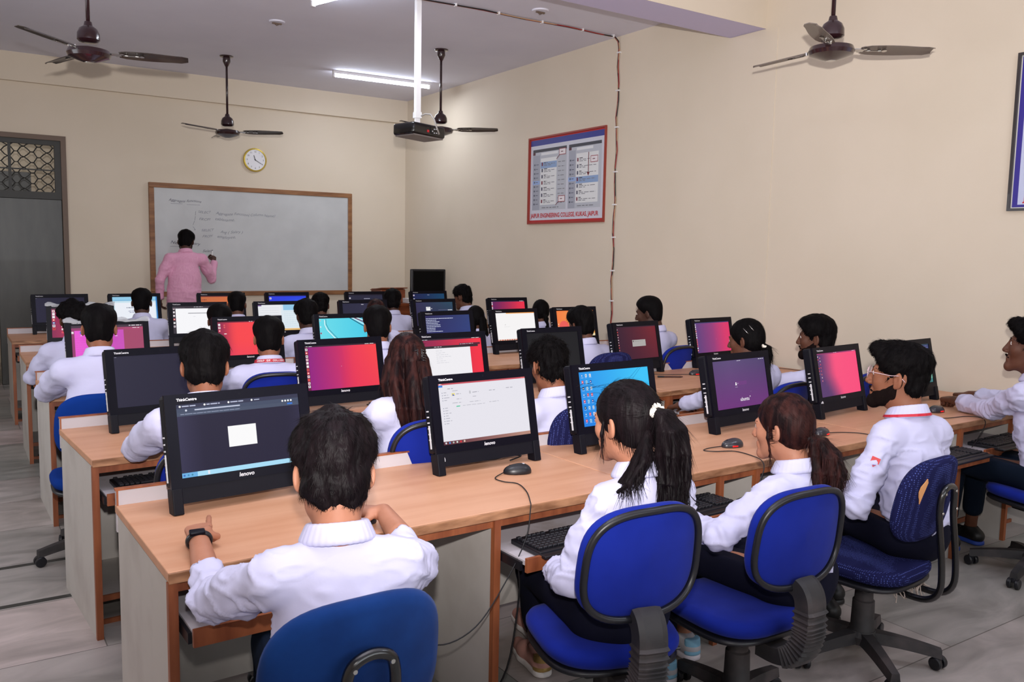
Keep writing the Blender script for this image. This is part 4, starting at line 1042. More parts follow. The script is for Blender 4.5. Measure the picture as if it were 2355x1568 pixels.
def cord(pts, label, r=.0035):
    pts = [Vector(p) for p in pts]; sm = []
    for i in range(len(pts) - 1):
        p0 = pts[max(i - 1, 0)]; p1 = pts[i]; p2 = pts[i + 1]; p3 = pts[min(i + 2, len(pts) - 1)]
        for j in range(5):
            u = j / 5; sm.append(0.5 * ((2 * p1) + (p2 - p0) * u + (2 * p0 - 5 * p1 + 4 * p2 - p3) * u * u + (3 * p1 - p0 - 3 * p2 + p3) * u ** 3))
    sm.append(pts[-1])
    return tag(MB().tube(sm, r, n=6).build('power_cord', M_cable, None, smooth=True), label, 'cable')
cord([(1.54, 2.26, .58), (1.56, 2.28, .45), (1.53, 2.3, .2), (1.50, 2.4, .04), (1.53, 2.6, .01)], 'black cord hanging from the open keyboard tray left of the white hair band')
cord([(1.90, 2.86, .755), (1.98, 2.90, .757), (1.93, 2.93, .757), (1.85, 2.90, .757), (1.76, 2.93, .757)], 'short black cord coiled under the white file window screen')
cord([(1.90, 4.30, .757), (2.0, 4.27, .757), (2.12, 4.28, .757), (2.05, 4.33, .757), (1.93, 4.34, .757)], 'black cord on the desk beside the purple to red desktop')
cord([(.55, 8.9, .6), (.57, 8.85, .5), (.60, 8.9, .4), (.57, 8.95, .3), (.62, 9.0, .15), (.6, 9.0, .01)], 'black cord hanging under the aisle end of the farthest row', .006)
cord([(.56, 7.3, .35), (.60, 7.3, .28), (.55, 7.32, .2), (.58, 7.3, .1), (.52, 7.2, .01), (.6, 7.1, .01)], 'black cord hanging under the aisle end of the fourth row', .006)
MB_sock = MB().box((.56, 7.34, .42), (.05, .16, .14), bev=.006).build('wall_socket', M_white); tag(MB_sock, 'white socket box under the aisle end of the fourth row desk', 'socket')
cord([(5.0, 4.8, .757), (4.85, 4.86, .757), (4.75, 4.88, .80), (4.6, 4.84, .757), (4.5, 4.8, .757)], 'black cord behind the purple and pink screen by the wall', .004)
cord([(1.02, 1.93, .01), (1.10, 1.97, .01), (1.25, 1.95, .01), (1.32, 2.05, .01), (1.45, 2.2, .01)], 'black cord on the floor beside the nearest chair', .005)

# ------------------------------------------------------------------ chairs
def superpt(a, w, h, e=3.0, top=1.0):
    c, s_ = math.cos(a), math.sin(a)
    x = math.copysign(abs(c) ** (2 / e), c) * w / 2; z = math.copysign(abs(s_) ** (2 / e), s_) * h / 2
    return x * (1 + (top - 1) * (z / h + .5)), z
def pad(w, h, th, m, e=3.0, top=1.0, bow=.03, n=48, flatback=False):
    """upholstered cushion standing in x-z, thickness along y; bow curves it around the sitter"""
    mb = MB(); rings = [(.0, -.5), (.5, -.5), (.86, -.46), (.96, -.34), (1, -.1), (1, .1), (.96, .34), (.86, .46), (.5, .5), (.0, .5)]
    vs = []
    for (sc, ty) in rings:
        for j in range(n):
            x, z = superpt(2 * PI * j / n, w, h, e, top); x *= max(sc, .001); z *= max(sc, .001)
            vs.append((x, th * ty + bow * (x / (w / 2)) ** 2 - (0 if flatback and ty < 0 else 0), z))
    fs = []
    for i in range(len(rings) - 1):
        for j in range(n):
            j2 = (j + 1) % n; fs.append((i * n + j, i * n + j2, (i + 1) * n + j2, (i + 1) * n + j))
    mb.add(vs, fs, m); return mb
def rim(w, h, y, r, e, top, bow, n=64):
    pts = []
    for j in range(n):
        x, z = superpt(2 * PI * j / n, w, h, e, top); pts.append((x, y + bow * (x / (w / 2)) ** 2, z))
    return MB().tube(pts, r, n=8, closed=True)
def chair(x, y, yaw, kind, label, lean=8, base_ang=0, seat_z=.43, torn=False, zb=.765, sy=0.0, byaw=0):
    t = thing('office_chair', label, 'chair', (x, y, 0), yaw, 'swivel chairs at the desks')
    F_ = {'bellows': M_blue, 'plain': M_blue3, 'loop_navy': M_navy, 'loop_blue': M_blue2}[kind]
    sz = seat_z
    # seat: pad lying flat
    RX90 = Matrix.Rotation(R(-90), 4, 'X')
    s_ = pad(.44, .42, .065, F_, 3.2, 1.0, .012); me = s_.mesh('seat', F_, True); me.transform(Matrix.Translation((0, sy, sz - .03)) @ Matrix.Rotation(R(90), 4, 'X')); link('seat', me, t)
    s_ = pad(.43, .41, .03, M_blk, 3.2, 1.0, .0); me = s_.mesh('seat_shell', M_blk, True); me.transform(Matrix.Translation((0, sy, sz - .065)) @ Matrix.Rotation(R(90), 4, 'X')); link('seat_shell', me, t)
    yb = -.235
    B = bpy.data.objects.new('backrest', pad(.42, .33, .05, F_, 3.0, .94, .03).mesh('backrest', F_, True)); COL.objects.link(B); B.parent = t; B.location = (0, yb, zb); B.rotation_euler = (R(lean), 0, R(byaw))
    if kind == 'bellows':
        rim(.405, .315, -.028, .011, 3.0, .94, .03).build('rim_piping', M_blk, B, smooth=True)
    if kind.startswith('loop'):
        # bent tube: from under the seat up behind the back as a long inverted U
        w_ = .055; pts = []
        lo = [(.0, -.05, sz - .085), (0, -.18, sz - .09), (0, -.27, sz - .085), (0, -.315, sz - .04), (0, -.318, sz + .05), (0, -.30, sz + .2), (0, -.296, zb - .03)]
        P_ = [(w_, a[1], a[2]) for a in lo] + [(w_ * .95, -.297, zb + .02), (w_ * .7, -.30, zb + .05), (0, -.30, zb + .062), (-w_ * .7, -.30, zb + .05), (-w_ * .95, -.297, zb + .02)] + [(-w_, a[1], a[2]) for a in reversed(lo)]
        sm = []
        for i in range(len(P_) - 1):
            p0, p1, p2, p3 = [Vector(P_[max(0, min(len(P_) - 1, i + k))]) for k in (-1, 0, 1, 2)]
            for j in range(4):
                u = j / 4; sm.append(0.5 * ((2 * p1) + (p2 - p0) * u + (2 * p0 - 5 * p1 + 4 * p2 - p3) * u * u + (3 * p1 - p0 - 3 * p2 + p3) * u ** 3))
        sm.append(Vector(P_[-1]))
        tb = MB().tube(sm, .0125, n=10).build('tube_frame', M_steel, t, smooth=True)
        for sx_ in (-1, 1):
            for zz in (zb - .09, zb - .03, zb + .04): MB().lathe([(0, 0), (.006, 0), (.005, .003), (0, .003)], c=(sx_ * w_ * (.75 if zz > zb + .03 else 1), -.309, zz), rot=Matrix.Rotation(R(90), 3, 'X'), n=8).build('screw', M_chrome, tb)
    else:
        # ribbed spine cover sweeping from the back down under the seat
        path = [(0, yb - .015, zb - .15), (0, yb - .04, zb - .165), (0, yb - .055, zb - .20), (0, yb - .056, zb - .27), (0, yb - .052, sz - .01), (0, yb - .035, sz - .06), (0, yb + .0, sz - .095), (0, yb + .05, sz - .11), (0, yb + .12, sz - .11)]
        sm = []
        for i in range(len(path) - 1):
            p0, p1, p2, p3 = [Vector(path[max(0, min(len(path) - 1, i + k))]) for k in (-1, 0, 1, 2)]
            for j in range(10):
                u = j / 10; sm.append(0.5 * ((2 * p1) + (p2 - p0) * u + (2 * p0 - 5 * p1 + 4 * p2 - p3) * u * u + (3 * p1 - p0 - 3 * p2 + p3) * u ** 3))
        sm.append(Vector(path[-1])); mb = MB(); vs = []; n_ = len(sm)
        for i, p in enumerate(sm):
            tg = (sm[min(i + 1, n_ - 1)] - sm[max(i - 1, 0)]).normalized(); nn = Vector((0, -tg.z, tg.y)); f_ = i / n_
            rib = (.007 if (i % 3 == 0) else 0) if 0.26 < f_ < .78 else 0
            wd = .043 + rib * .6; td = .026 + rib
            for (a, b) in ((-1, -1), (-.6, -1.18), (.6, -1.18), (1, -1), (1, 1), (-1, 1)): vs.append(p + Vector((a * wd, 0, 0)) - nn * (b * -td if False else b * td * -1) * (1))
        fs = [(i * 6 + j, i * 6 + (j + 1) % 6, (i + 1) * 6 + (j + 1) % 6, (i + 1) * 6 + j) for i in range(n_ - 1) for j in range(6)]
        fs += [tuple(range(5, -1, -1)), tuple((n_ - 1) * 6 + j for j in range(6))]
        mb.add(vs, fs); mb.build('ribbed_spine', M_dustgrey, t)
    MB().box((0, 0, sz - .10), (.2, .16, .04), bev=.01).build('tilt_plate', M_blk, t)
    MB().tube([(.05, 0, sz - .1), (.24, .02, sz - .11), (.27, .02, sz - .11)], .006, n=8).build('height_lever', M_blk, t)
    MB().tube([(0, 0, .2), (0, 0, sz - .1)], .018, n=16).build('gas_lift', M_steel, t)
    MB().lathe([(.02, .32), (.034, .315), (.036, .25), (.042, .245), (.045, .14), (.048, .135), (.05, .09), (.02, .085)], n=24).build('column_cover', M_dustgrey, t, smooth='auto')
    base = MB().lathe([(0, .075), (.06, .075), (.062, .105), (.05, .125), (0, .125)], n=24)
    for k in range(5):
        a = R(base_ang + 72 * k); Mz = Matrix.Rotation(a, 3, 'Z'); vs = []
        for i in range(7):
            u = i / 6; xx = .04 + .255 * u; hw_ = .030 - .010 * u; zt = .122 - .04 * u ** 1.5; zb_ = zt - (.045 - .01 * u)
            for (yy, zz) in ((-hw_, zb_), (-hw_ * .75, zt), (hw_ * .75, zt), (hw_, zb_)): vs.append(Mz @ Vector((xx, yy, zz)))
        fs = [(i * 4 + j, (i + 1) * 4 + j, (i + 1) * 4 + (j + 1) % 4, i * 4 + (j + 1) % 4) for i in range(6) for j in range(4)] + [(0, 1, 2, 3), (27, 26, 25, 24)]
        base.add(vs, fs)
    base.build('star_base', M_dustgrey, t)
    for k in range(5):
        a = R(base_ang + 72 * k); c = Vector((.285 * math.cos(a), .285 * math.sin(a), 0)); ta = a + R(50 + 37 * k); dx = Vector((math.cos(ta), math.sin(ta), 0))
        cs = MB()
        cs.tube([c + Vector((0, 0, .045)), c + Vector((0, 0, .075))], .008, n=8)
        for sg_ in (-1, 1):
            w0 = c + dx * .018 * sg_ + Vector((0, 0, .026))
            cs.lathe([(0, -.010), (.022, -.010), (.026, -.006), (.026, .006), (.022, .010), (0, .010)], c=w0, rot=Matrix(((-dx.y, 0, dx.x), (dx.x, 0, dx.y), (0, 1, 0))), n=18)
        cs.box(c + Vector((0, 0, .042)), (.022, .03, .026), rot=(0, 0, ta), bev=.006)
        cs.build('caster', M_blk, t, smooth='auto')
    if torn:
        mb = MB(); r = random.Random(4)
        pts = [(.0, .035), (.012, .05), (.02, .035), (.014, .01), (.006, -.02), (.0, -.048), (-.006, -.03), (-.012, -.02), (-.018, .0), (-.014, .02)]
        bx = lambda px_, pz_: (-.125 + px_, -.0262 + .03 * ((-.125 + px_) / .21) ** 2, .055 + pz_)
        mb.add([bx(*q) for q in pts] + [(bx(*q)[0], bx(*q)[1] - .003, bx(*q)[2]) for q in pts], [tuple(range(10)), tuple(range(19, 9, -1))] + [(i, (i + 1) % 10, 10 + (i + 1) % 10, 10 + i) for i in range(10)])
        mb.build('torn_patch', mat('exposed_foam', (226, 160, 104), .9), B)
        fr_ = MB()
        for i in range(26):
            a = R(-125 + i * 3.2); p_ = Vector((.2 * math.cos(a) + .02, .2 * math.sin(a), sz - .075)); q_ = p_ + Vector((r.uniform(-.02, .02), r.uniform(-.025, .01), -r.uniform(.01, .045)))
            fr_.tube([p_, (p_ + q_) / 2 + Vector((r.uniform(-.01, .01), 0, 0)), q_], .0025, n=4)
        fr_.build('frayed_edge', mat('frayed_lining', (176, 160, 150), .9), t)
    return t
# ------------------------------------------------------------------ people
def skin_mat(name, c): return mat(name, c, .55, spec=.35, noise=(14, 4), rgb2=tuple(max(0, v - 12) for v in c), bump=(120, .08, .001))
SK = {'fair': skin_mat('fair_brown_skin', (178, 122, 97)), 'mid': skin_mat('brown_skin', (142, 90, 66)), 'dark': skin_mat('dark_brown_skin', (98, 61, 45)), 'deep': skin_mat('deep_brown_skin', (74, 46, 35))}
M_hair = mat('black_hair', (10, 8, 9), .6, spec=.05, noise=(60, 4), rgb2=(15, 12, 13), stretch=(1, 1, .25), bump=(170, .5, .003))
M_hairB = mat('dark_brown_hair', (12, 8, 10), .5, spec=.08, noise=(50, 4), rgb2=(22, 15, 18), stretch=(1, 1, .2), bump=(190, .6, .003))
M_hairR = mat('reddish_brown_hair', (22, 11, 13), .5, spec=.09, noise=(40, 4), rgb2=(66, 34, 30), stretch=(1, 1, .15), bump=(190, .6, .003), nrange=(.4, .75))
M_shirt = mat('white_shirt_cloth', (200, 198, 228), .8, sheen=.05, bump=(24, .12, .01))
M_pink = mat('pink_shirt_cloth', (228, 168, 196), .8, sheen=.15, noise=(50, 2), rgb2=(218, 152, 184), stretch=(4, 4, .2), bump=(24, .15, .01))
M_navyc = mat('navy_trouser_cloth', (14, 15, 32), .9, spec=.15, bump=(30, .1, .01))
M_tealc = mat('dark_teal_jeans', (11, 22, 38), .9, spec=.15, bump=(30, .1, .01))
M_blkc = mat('black_shoe', (18, 17, 18), .5)
M_eye = mat('eye_white', (226, 220, 214), .25); M_iris = mat('dark_iris', (24, 14, 10), .2)
M_lan = mat('red_lanyard', (196, 30, 52), .5)

def rotz(a): c, s_ = math.cos(a), math.sin(a); return np.array([[c, -s_, 0], [s_, c, 0], [0, 0, 1]])
def rotx(a): c, s_ = math.cos(a), math.sin(a); return np.array([[1, 0, 0], [0, c, -s_], [0, s_, c]])
def roty(a): c, s_ = math.cos(a), math.sin(a); return np.array([[c, 0, s_], [0, 1, 0], [-s_, 0, c]])

def head_polys(h, neck, female, face=True, ears=1.0):
    """skull, face, ears and neck; neck is the neck-base point in head space"""
    F = Field((-.13, -.16, -.30), (.13, .16, .15), h)
    F.ell((0, -.012, .028), (.073, .093, .088), .01)
    F.ell((0, .030, -.028), (.058, .060, .078), .03)
    jw = .040 if female else .046
    for s_ in (-1, 1):
        F.cone((s_ * jw, .004, -.066), (s_ * .012, .074, -.098), .018, .014, .03)
        F.ell((s_ * .036, .064, -.022), (.022, .02, .024), .02)
    F.ell((0, .080, -.096), (.020, .015, .015), .02)
    F.cone((0, -.03, -.03), neck, .046 if female else .055, .040 if female else .047, .04)
    F.cone((0, .0, -.07), (neck[0], neck[1] + .012, neck[2]), .040, .045, .03)
    if face:
        F.cone((-.034, .078, .020), (.034, .078, .020), .012, .012, .014)
        F.cone((0, .086, .012), (0, .108, -.030), .0075, .0105, .012)
        for s_ in (-1, 1):
            F.ell((s_ * .013, .098, -.034), (.0085, .010, .008), .006)
            F.ell((s_ * .032, .094, .004), (.015, .011, .009), .010, op='s')
            F.ell((s_ * .031, .0775, .004), (.0145, .0125, .0105), .003)
        F.cone((-.019, .087, -.0575), (.019, .087, -.0575), .0062, .0062, .008)
        F.cone((0, .090, -.0565), (0, .090, -.0565), .0075, .0075, .006)
        F.cone((-.015, .086, -.069), (.015, .086, -.069), .0078, .0078, .008)
        F.cone((-.022, .098, -.0628), (.022, .098, -.0628), .0020, .0020, .003, op='s')
    for s_ in (-1, 1):
        Q = rotz(s_ * .52) @ rotx(-.12)
        F.ell((s_ * .0815, -.008, -.008), (.0085 * ears, .019, .031), .006, rot=Q)
        if h < .006:
            F.ell((s_ * .089, -.001, -.002), (.006, .010, .016), .004, op='s', rot=Q)
            F.ell((s_ * .079, -.001, -.032), (.006, .008, .008), .006)
    return F.polys()

def hair_polys(h, style, female):
    F = Field((-.17, -.22, -.19), (.17, .17, .21), h)
    t = dict(short=.010, crop=.006, thick=.018, wavy=.020, quiff=.008, spiky=.010, curly=.020, mid=.014).get(style, .010)
    if female: t = .009
    F.ell((0, -.014, .030), (.077 + t * (.15 if not female else 1), .098 + t * (.6 if not female else 1), .091 + t), .0)
    if not female: F.ell((0, -.010, .062), (.068 + t, .088 + t, .058 + t), .03)
    if not female:
        F.cone((-.03, .015, .065), (.03, .015, .065), .05 + t * .6, .05 + t * .6, .04)
        F.ell((0, -.055, -.035), (.062 + t * .6, .042 + t * .5, .065), .03)
        if style in ('quiff', 'thick', 'wavy'):
            F.ell((0, .060, .088), (.055, .04, .030 + (.008 if style == 'quiff' else 0)), .03)
        if style == 'quiff':
            F.ell((-.01, .082, .10), (.05, .030, .026), .02)
            F.ell((.0, -.06, .07), (.075, .06, .05), .03)
        n = (0, .80, -.60); c = .030 if style != 'crop' else .022
        if style == 'quiff': c = .034
        F.cut(n, c, .006)
        low = {'thick': -.090, 'mid': -.095, 'quiff': -.070}.get(style, -.082)
        F.cut((0, .35, -1), -low - .01, .01)
        for s_ in (-1, 1):
            F.ell((s_ * .095, .004, -.018), (.030, .026, .036), .006, op='s')
            # temple: shave the side in front of the ear
            F.ell((s_ * .085, .075, -.02), (.03, .05, .06), .01, op='s')
    else:
        F.ell((0, -.05, -.02), (.070, .055, .07), .03)
        F.cut((0, .80, -.60), .036, .006)
        F.cut((0, .4, -1), .10, .01)
        for s_ in (-1, 1):
            F.ell((s_ * .095, .014, -.022), (.028, .022, .032), .006, op='s')
    return F

def hair_disp(style, amp, dirs=(55, 55, 16)):
    def f(P, N):
        d = amp * (vnoise(P, dirs, 3) * 1.1 + .6 * vnoise(P, (120, 120, 34), 5))
        if style in ('curly', 'wavy', 'spiky', 'thick', 'quiff'):
            k = {'curly': 1.5, 'wavy': 1.6, 'spiky': 1.7, 'thick': .8, 'quiff': .9}[style]
            d += amp * k * vnoise(P, (38, 38, 38), 9) + amp * .7 * vnoise(P, (80, 80, 80), 11)
        return d
    return f

def finger(F, base, dirs, lens, r):
    p = np.array(base, float); q = r
    for i, (d, l) in enumerate(zip(dirs, lens)):
        d = np.array(d, float); d /= np.linalg.norm(d); n = p + d * l; F.cone(p, n, q, q * .93, .0025); p = n; q *= .93
    return F
def hand_polys(wrist, elbow, fdir, pnorm, side, pose, h=.003, scale=1.0, r_w=.026):
    """forearm end + palm + five fingers. fdir: where fingers point, pnorm: out of the palm, side -1 left / +1 right (thumb side computed)"""
    w = np.array(wrist, float); f = np.array(fdir, float); f /= np.linalg.norm(f); n = np.array(pnorm, float); n -= f * (n @ f); n /= np.linalg.norm(n)
    th = np.cross(f, n) * (1 if side > 0 else -1)        # thumb direction
    F = Field(w - .17, w + .17, h)
    e = np.array(elbow, float); dd = (e - w); dd /= np.linalg.norm(dd)
    F.cone(w + dd * .15, w, .037 * scale, r_w * scale, .01)
    S = scale
    k0 = w + f * .030 * S
    for u in (-.026, -.009, .009, .026):
        F.cone(w + th * u * .55 * S + f * .01, w + f * (.082 - abs(u) * .25) * S + th * u * S, .0145 * S, .0125 * S, .012)
    curl = {'flat': (.12, .2, .15), 'relax': (.35, .5, .35), 'fist': (1.25, 1.5, .9), 'mouse': (.25, .6, .5), 'point': (1.2, 1.5, 1.0), 'pen': (.8, 1.1, .5)}
    L = [(.040, .024, .019), (.045, .028, .021), (.042, .026, .020), (.033, .020, .018)]
    for i, u in enumerate((.028, .0095, -.0095, -.027)):
        ps = pose
        c = curl[ps]
        if pose == 'point' and i == 0: c = (.02, .08, .05)
        a = 0; dirs = []
        sp = th * (u * 3.0 if pose in ('flat', 'relax', 'mouse') else u * .8)
        for x in c: a += x * (1 + .08 * i); dirs.append(f * math.cos(a) + n * math.sin(a) + sp * (.5 if a < 1 else 0))
        base = w + f * (.083 - abs(u) * .22) * S + th * u * S
        finger(F, base, dirs, [l * S * (1.22 if (pose == 'point' and i == 0) else 1) for l in L[i]], (.0088 if i < 3 else .0076) * S)
    # thumb from the side of the palm near the wrist
    b = w + f * .022 * S + th * .024 * S
    td = {'flat': (th * .8 + f * .7, th * .35 + f, f + th * .1), 'relax': (th * .8 + f * .6 + n * .3, th * .2 + f + n * .3, f + n * .3), 'mouse': (th * .7 + f * .7 + n * .4, th * .1 + f + n * .3, f)}.get(pose, (th * .7 + f * .6 + n * .6, f * .8 + n * .5 - th * .4, f * .5 - th * .7 + n * .2))
    finger(F, b, td, (.036 * S, .030 * S, .024 * S), .0105 * S)
    F.cone(w + f * .015 * S, b + f * .02, .016 * S, .012 * S, .012)
    return F.polys()

def shoe(name, ankle, toe_dir, mats, parent, sole_m, heel_m=None):
    a = np.array(ankle, float); d = np.array((toe_dir[0], toe_dir[1], 0.0)); d /= np.linalg.norm(d); g = a.copy(); g[2] = a[2] - .085
    heel = g - d * .045; toe = g + d * .17; sd = np.cross(d, (0, 0, 1))
    F = Field(np.minimum(heel, toe) - .09, np.maximum(heel, toe) + .13, .005)
    F.cone(heel + (0, 0, .045), g + d * .09 + np.array((0, 0, .038)), .036, .034, .02); F.cone(g + d * .08 + np.array((0, 0, .035)), toe + (0, 0, .028), .038, .026, .02)
    F.cone(heel + (0, 0, .05), a + (0, 0, .0), .034, .036, .02)
    F.cut((0, 0, -1), -(g[2] + .018)); F.cut((0, 0, 1), a[2] + .012)
    o = link(name, np_mesh('upper', [F.polys()], mats), parent)
    S = Field(np.minimum(heel, toe) - .09, np.maximum(heel, toe) + .1, .005)
    S.cone(heel + (0, 0, .01), g + d * .08 + np.array((0, 0, .01)), .040, .038, .02); S.cone(g + d * .08 + np.array((0, 0, .01)), toe + (0, 0, .012), .042, .030, .02)
    S.cut((0, 0, 1), g[2] + .024); S.cut((0, 0, -1), -(g[2] + .001))
    link('sole', np_mesh('sole', [S.polys()], sole_m), o)
    if heel_m:
        H = Field(heel - .07, heel + .1, .005); H.cone(heel + (0, 0, .03), heel + (0, 0, .075), .040, .037, .01); H.cut(d, float(d @ (heel + d * .002))); H.cut((0, 0, -1), -(g[2] + .024)); H.cut((0, 0, 1), g[2] + .088)
        link('heel_tab', np_mesh('heel_tab', [H.polys()], heel_m), o)
    lc = MB()
    for i in range(4):
        p = g + d * (.055 + .02 * i) + np.array((0, 0, .078 - .008 * i)); lc.tube([p - sd * .022 - (0, 0, .006), p, p + sd * .022 - (0, 0, .006)], .0025, n=5)
    lc.build('laces', mats, o)
    return o

def fuzz(me, ho, HM, style, female, near, hm, tail):
    """single strands lying on the hair, combed along its flow; also moves the hair into the sitter's frame"""
    n = len(me.vertices); P = np.empty(n * 3, np.float32); me.vertices.foreach_get('co', P); P = P.reshape(-1, 3).astype(float)
    N = np.empty(n * 3, np.float32); me.vertices.foreach_get('normal', N); N = N.reshape(-1, 3).astype(float)
    cnt = {2: 7000, 1: 3200, 0: 900}[near]; r = np.random.RandomState(n % 1000)
    idx = r.randint(0, n, cnt); p = P[idx]; nn = N[idx]; w = {2: .0009, 1: .0011, 0: .0017}[near]
    if female:
        root = np.array(tail if tail is not None else (0, -.12, .0))
        fl = root - p; dist = np.linalg.norm(fl, axis=1); fl /= dist[:, None] + 1e-6
        dn = (p[:, 2] < root[2] - .02) | (dist < .03) | (p[:, 1] < root[1] - .015)
        fl[dn] = (0, 0, -1); L = np.where(dn, .07, .04); lift = np.where(dn, .02, .02); jit = np.where(dn, .09, .07)
    else:
        fl = p - np.array((.0, -.065, .14)); fl[:, 2] -= .03; fl /= np.linalg.norm(fl, axis=1)[:, None]
        k = {'crop': .012, 'short': .02, 'thick': .032, 'wavy': .028, 'quiff': .022, 'spiky': .03, 'curly': .022, 'mid': .026}.get(style, .02)
        L = np.full(cnt, k); lift = np.full(cnt, {'spiky': .8, 'curly': .5, 'wavy': .22, 'quiff': .3, 'crop': .25, 'short': .35}.get(style, .16)); jit = np.full(cnt, {'curly': .6, 'wavy': .35, 'spiky': .5}.get(style, .25))
        if style in ('quiff', 'spiky'): up = p[:, 2] > .07; lift[up] += .35
    fl = fl + jit[:, None] * (r.rand(cnt, 3) - .5) * 2
    fl -= nn * np.sum(fl * nn, 1)[:, None]; fl /= np.linalg.norm(fl, axis=1)[:, None] + 1e-6
    S = 4; V = []; side = np.cross(fl, nn)
    for i in range(S + 1):
        u = i / S; c = p - nn * .002 + fl * (L * u)[:, None] + nn * (lift * L * (u - .9 * u * u))[:, None] + side * (.12 * L * np.sin(u * 4 + r.rand(cnt) * 6) * jit)[:, None]
        ww = w * (1 - .85 * u); V.append(c + side * ww); V.append(c - side * ww)
    V = np.stack(V, 1); base = (np.arange(cnt) * (2 * S + 2))[:, None]
    Q = np.concatenate([base + np.array((2 * i, 2 * i + 1, 2 * i + 3, 2 * i + 2)) for i in range(S)])
    sm = np_mesh('hair_strands', [(V.reshape(-1, 3), Q)], hm)
    me.transform(HM); sm.transform(HM)
    o = link('hair_strands', sm, ho); o['kind'] = 'stuff'

def ik(S, Wr, l1, l2, pole):
    S, Wr = np.array(S, float), np.array(Wr, float); d = Wr - S; L = np.linalg.norm(d)
    if L > (l1 + l2) * .985: Wr = S + d / L * (l1 + l2) * .985; d = Wr - S; L = np.linalg.norm(d)
    u = d / L; a = (l1 ** 2 - l2 ** 2 + L ** 2) / (2 * L); hgt = math.sqrt(max(l1 ** 2 - a ** 2, 1e-5)); p = np.array(pole, float); p -= u * (p @ u); p /= np.linalg.norm(p) + 1e-9
    return S + u * a + p * hgt, Wr

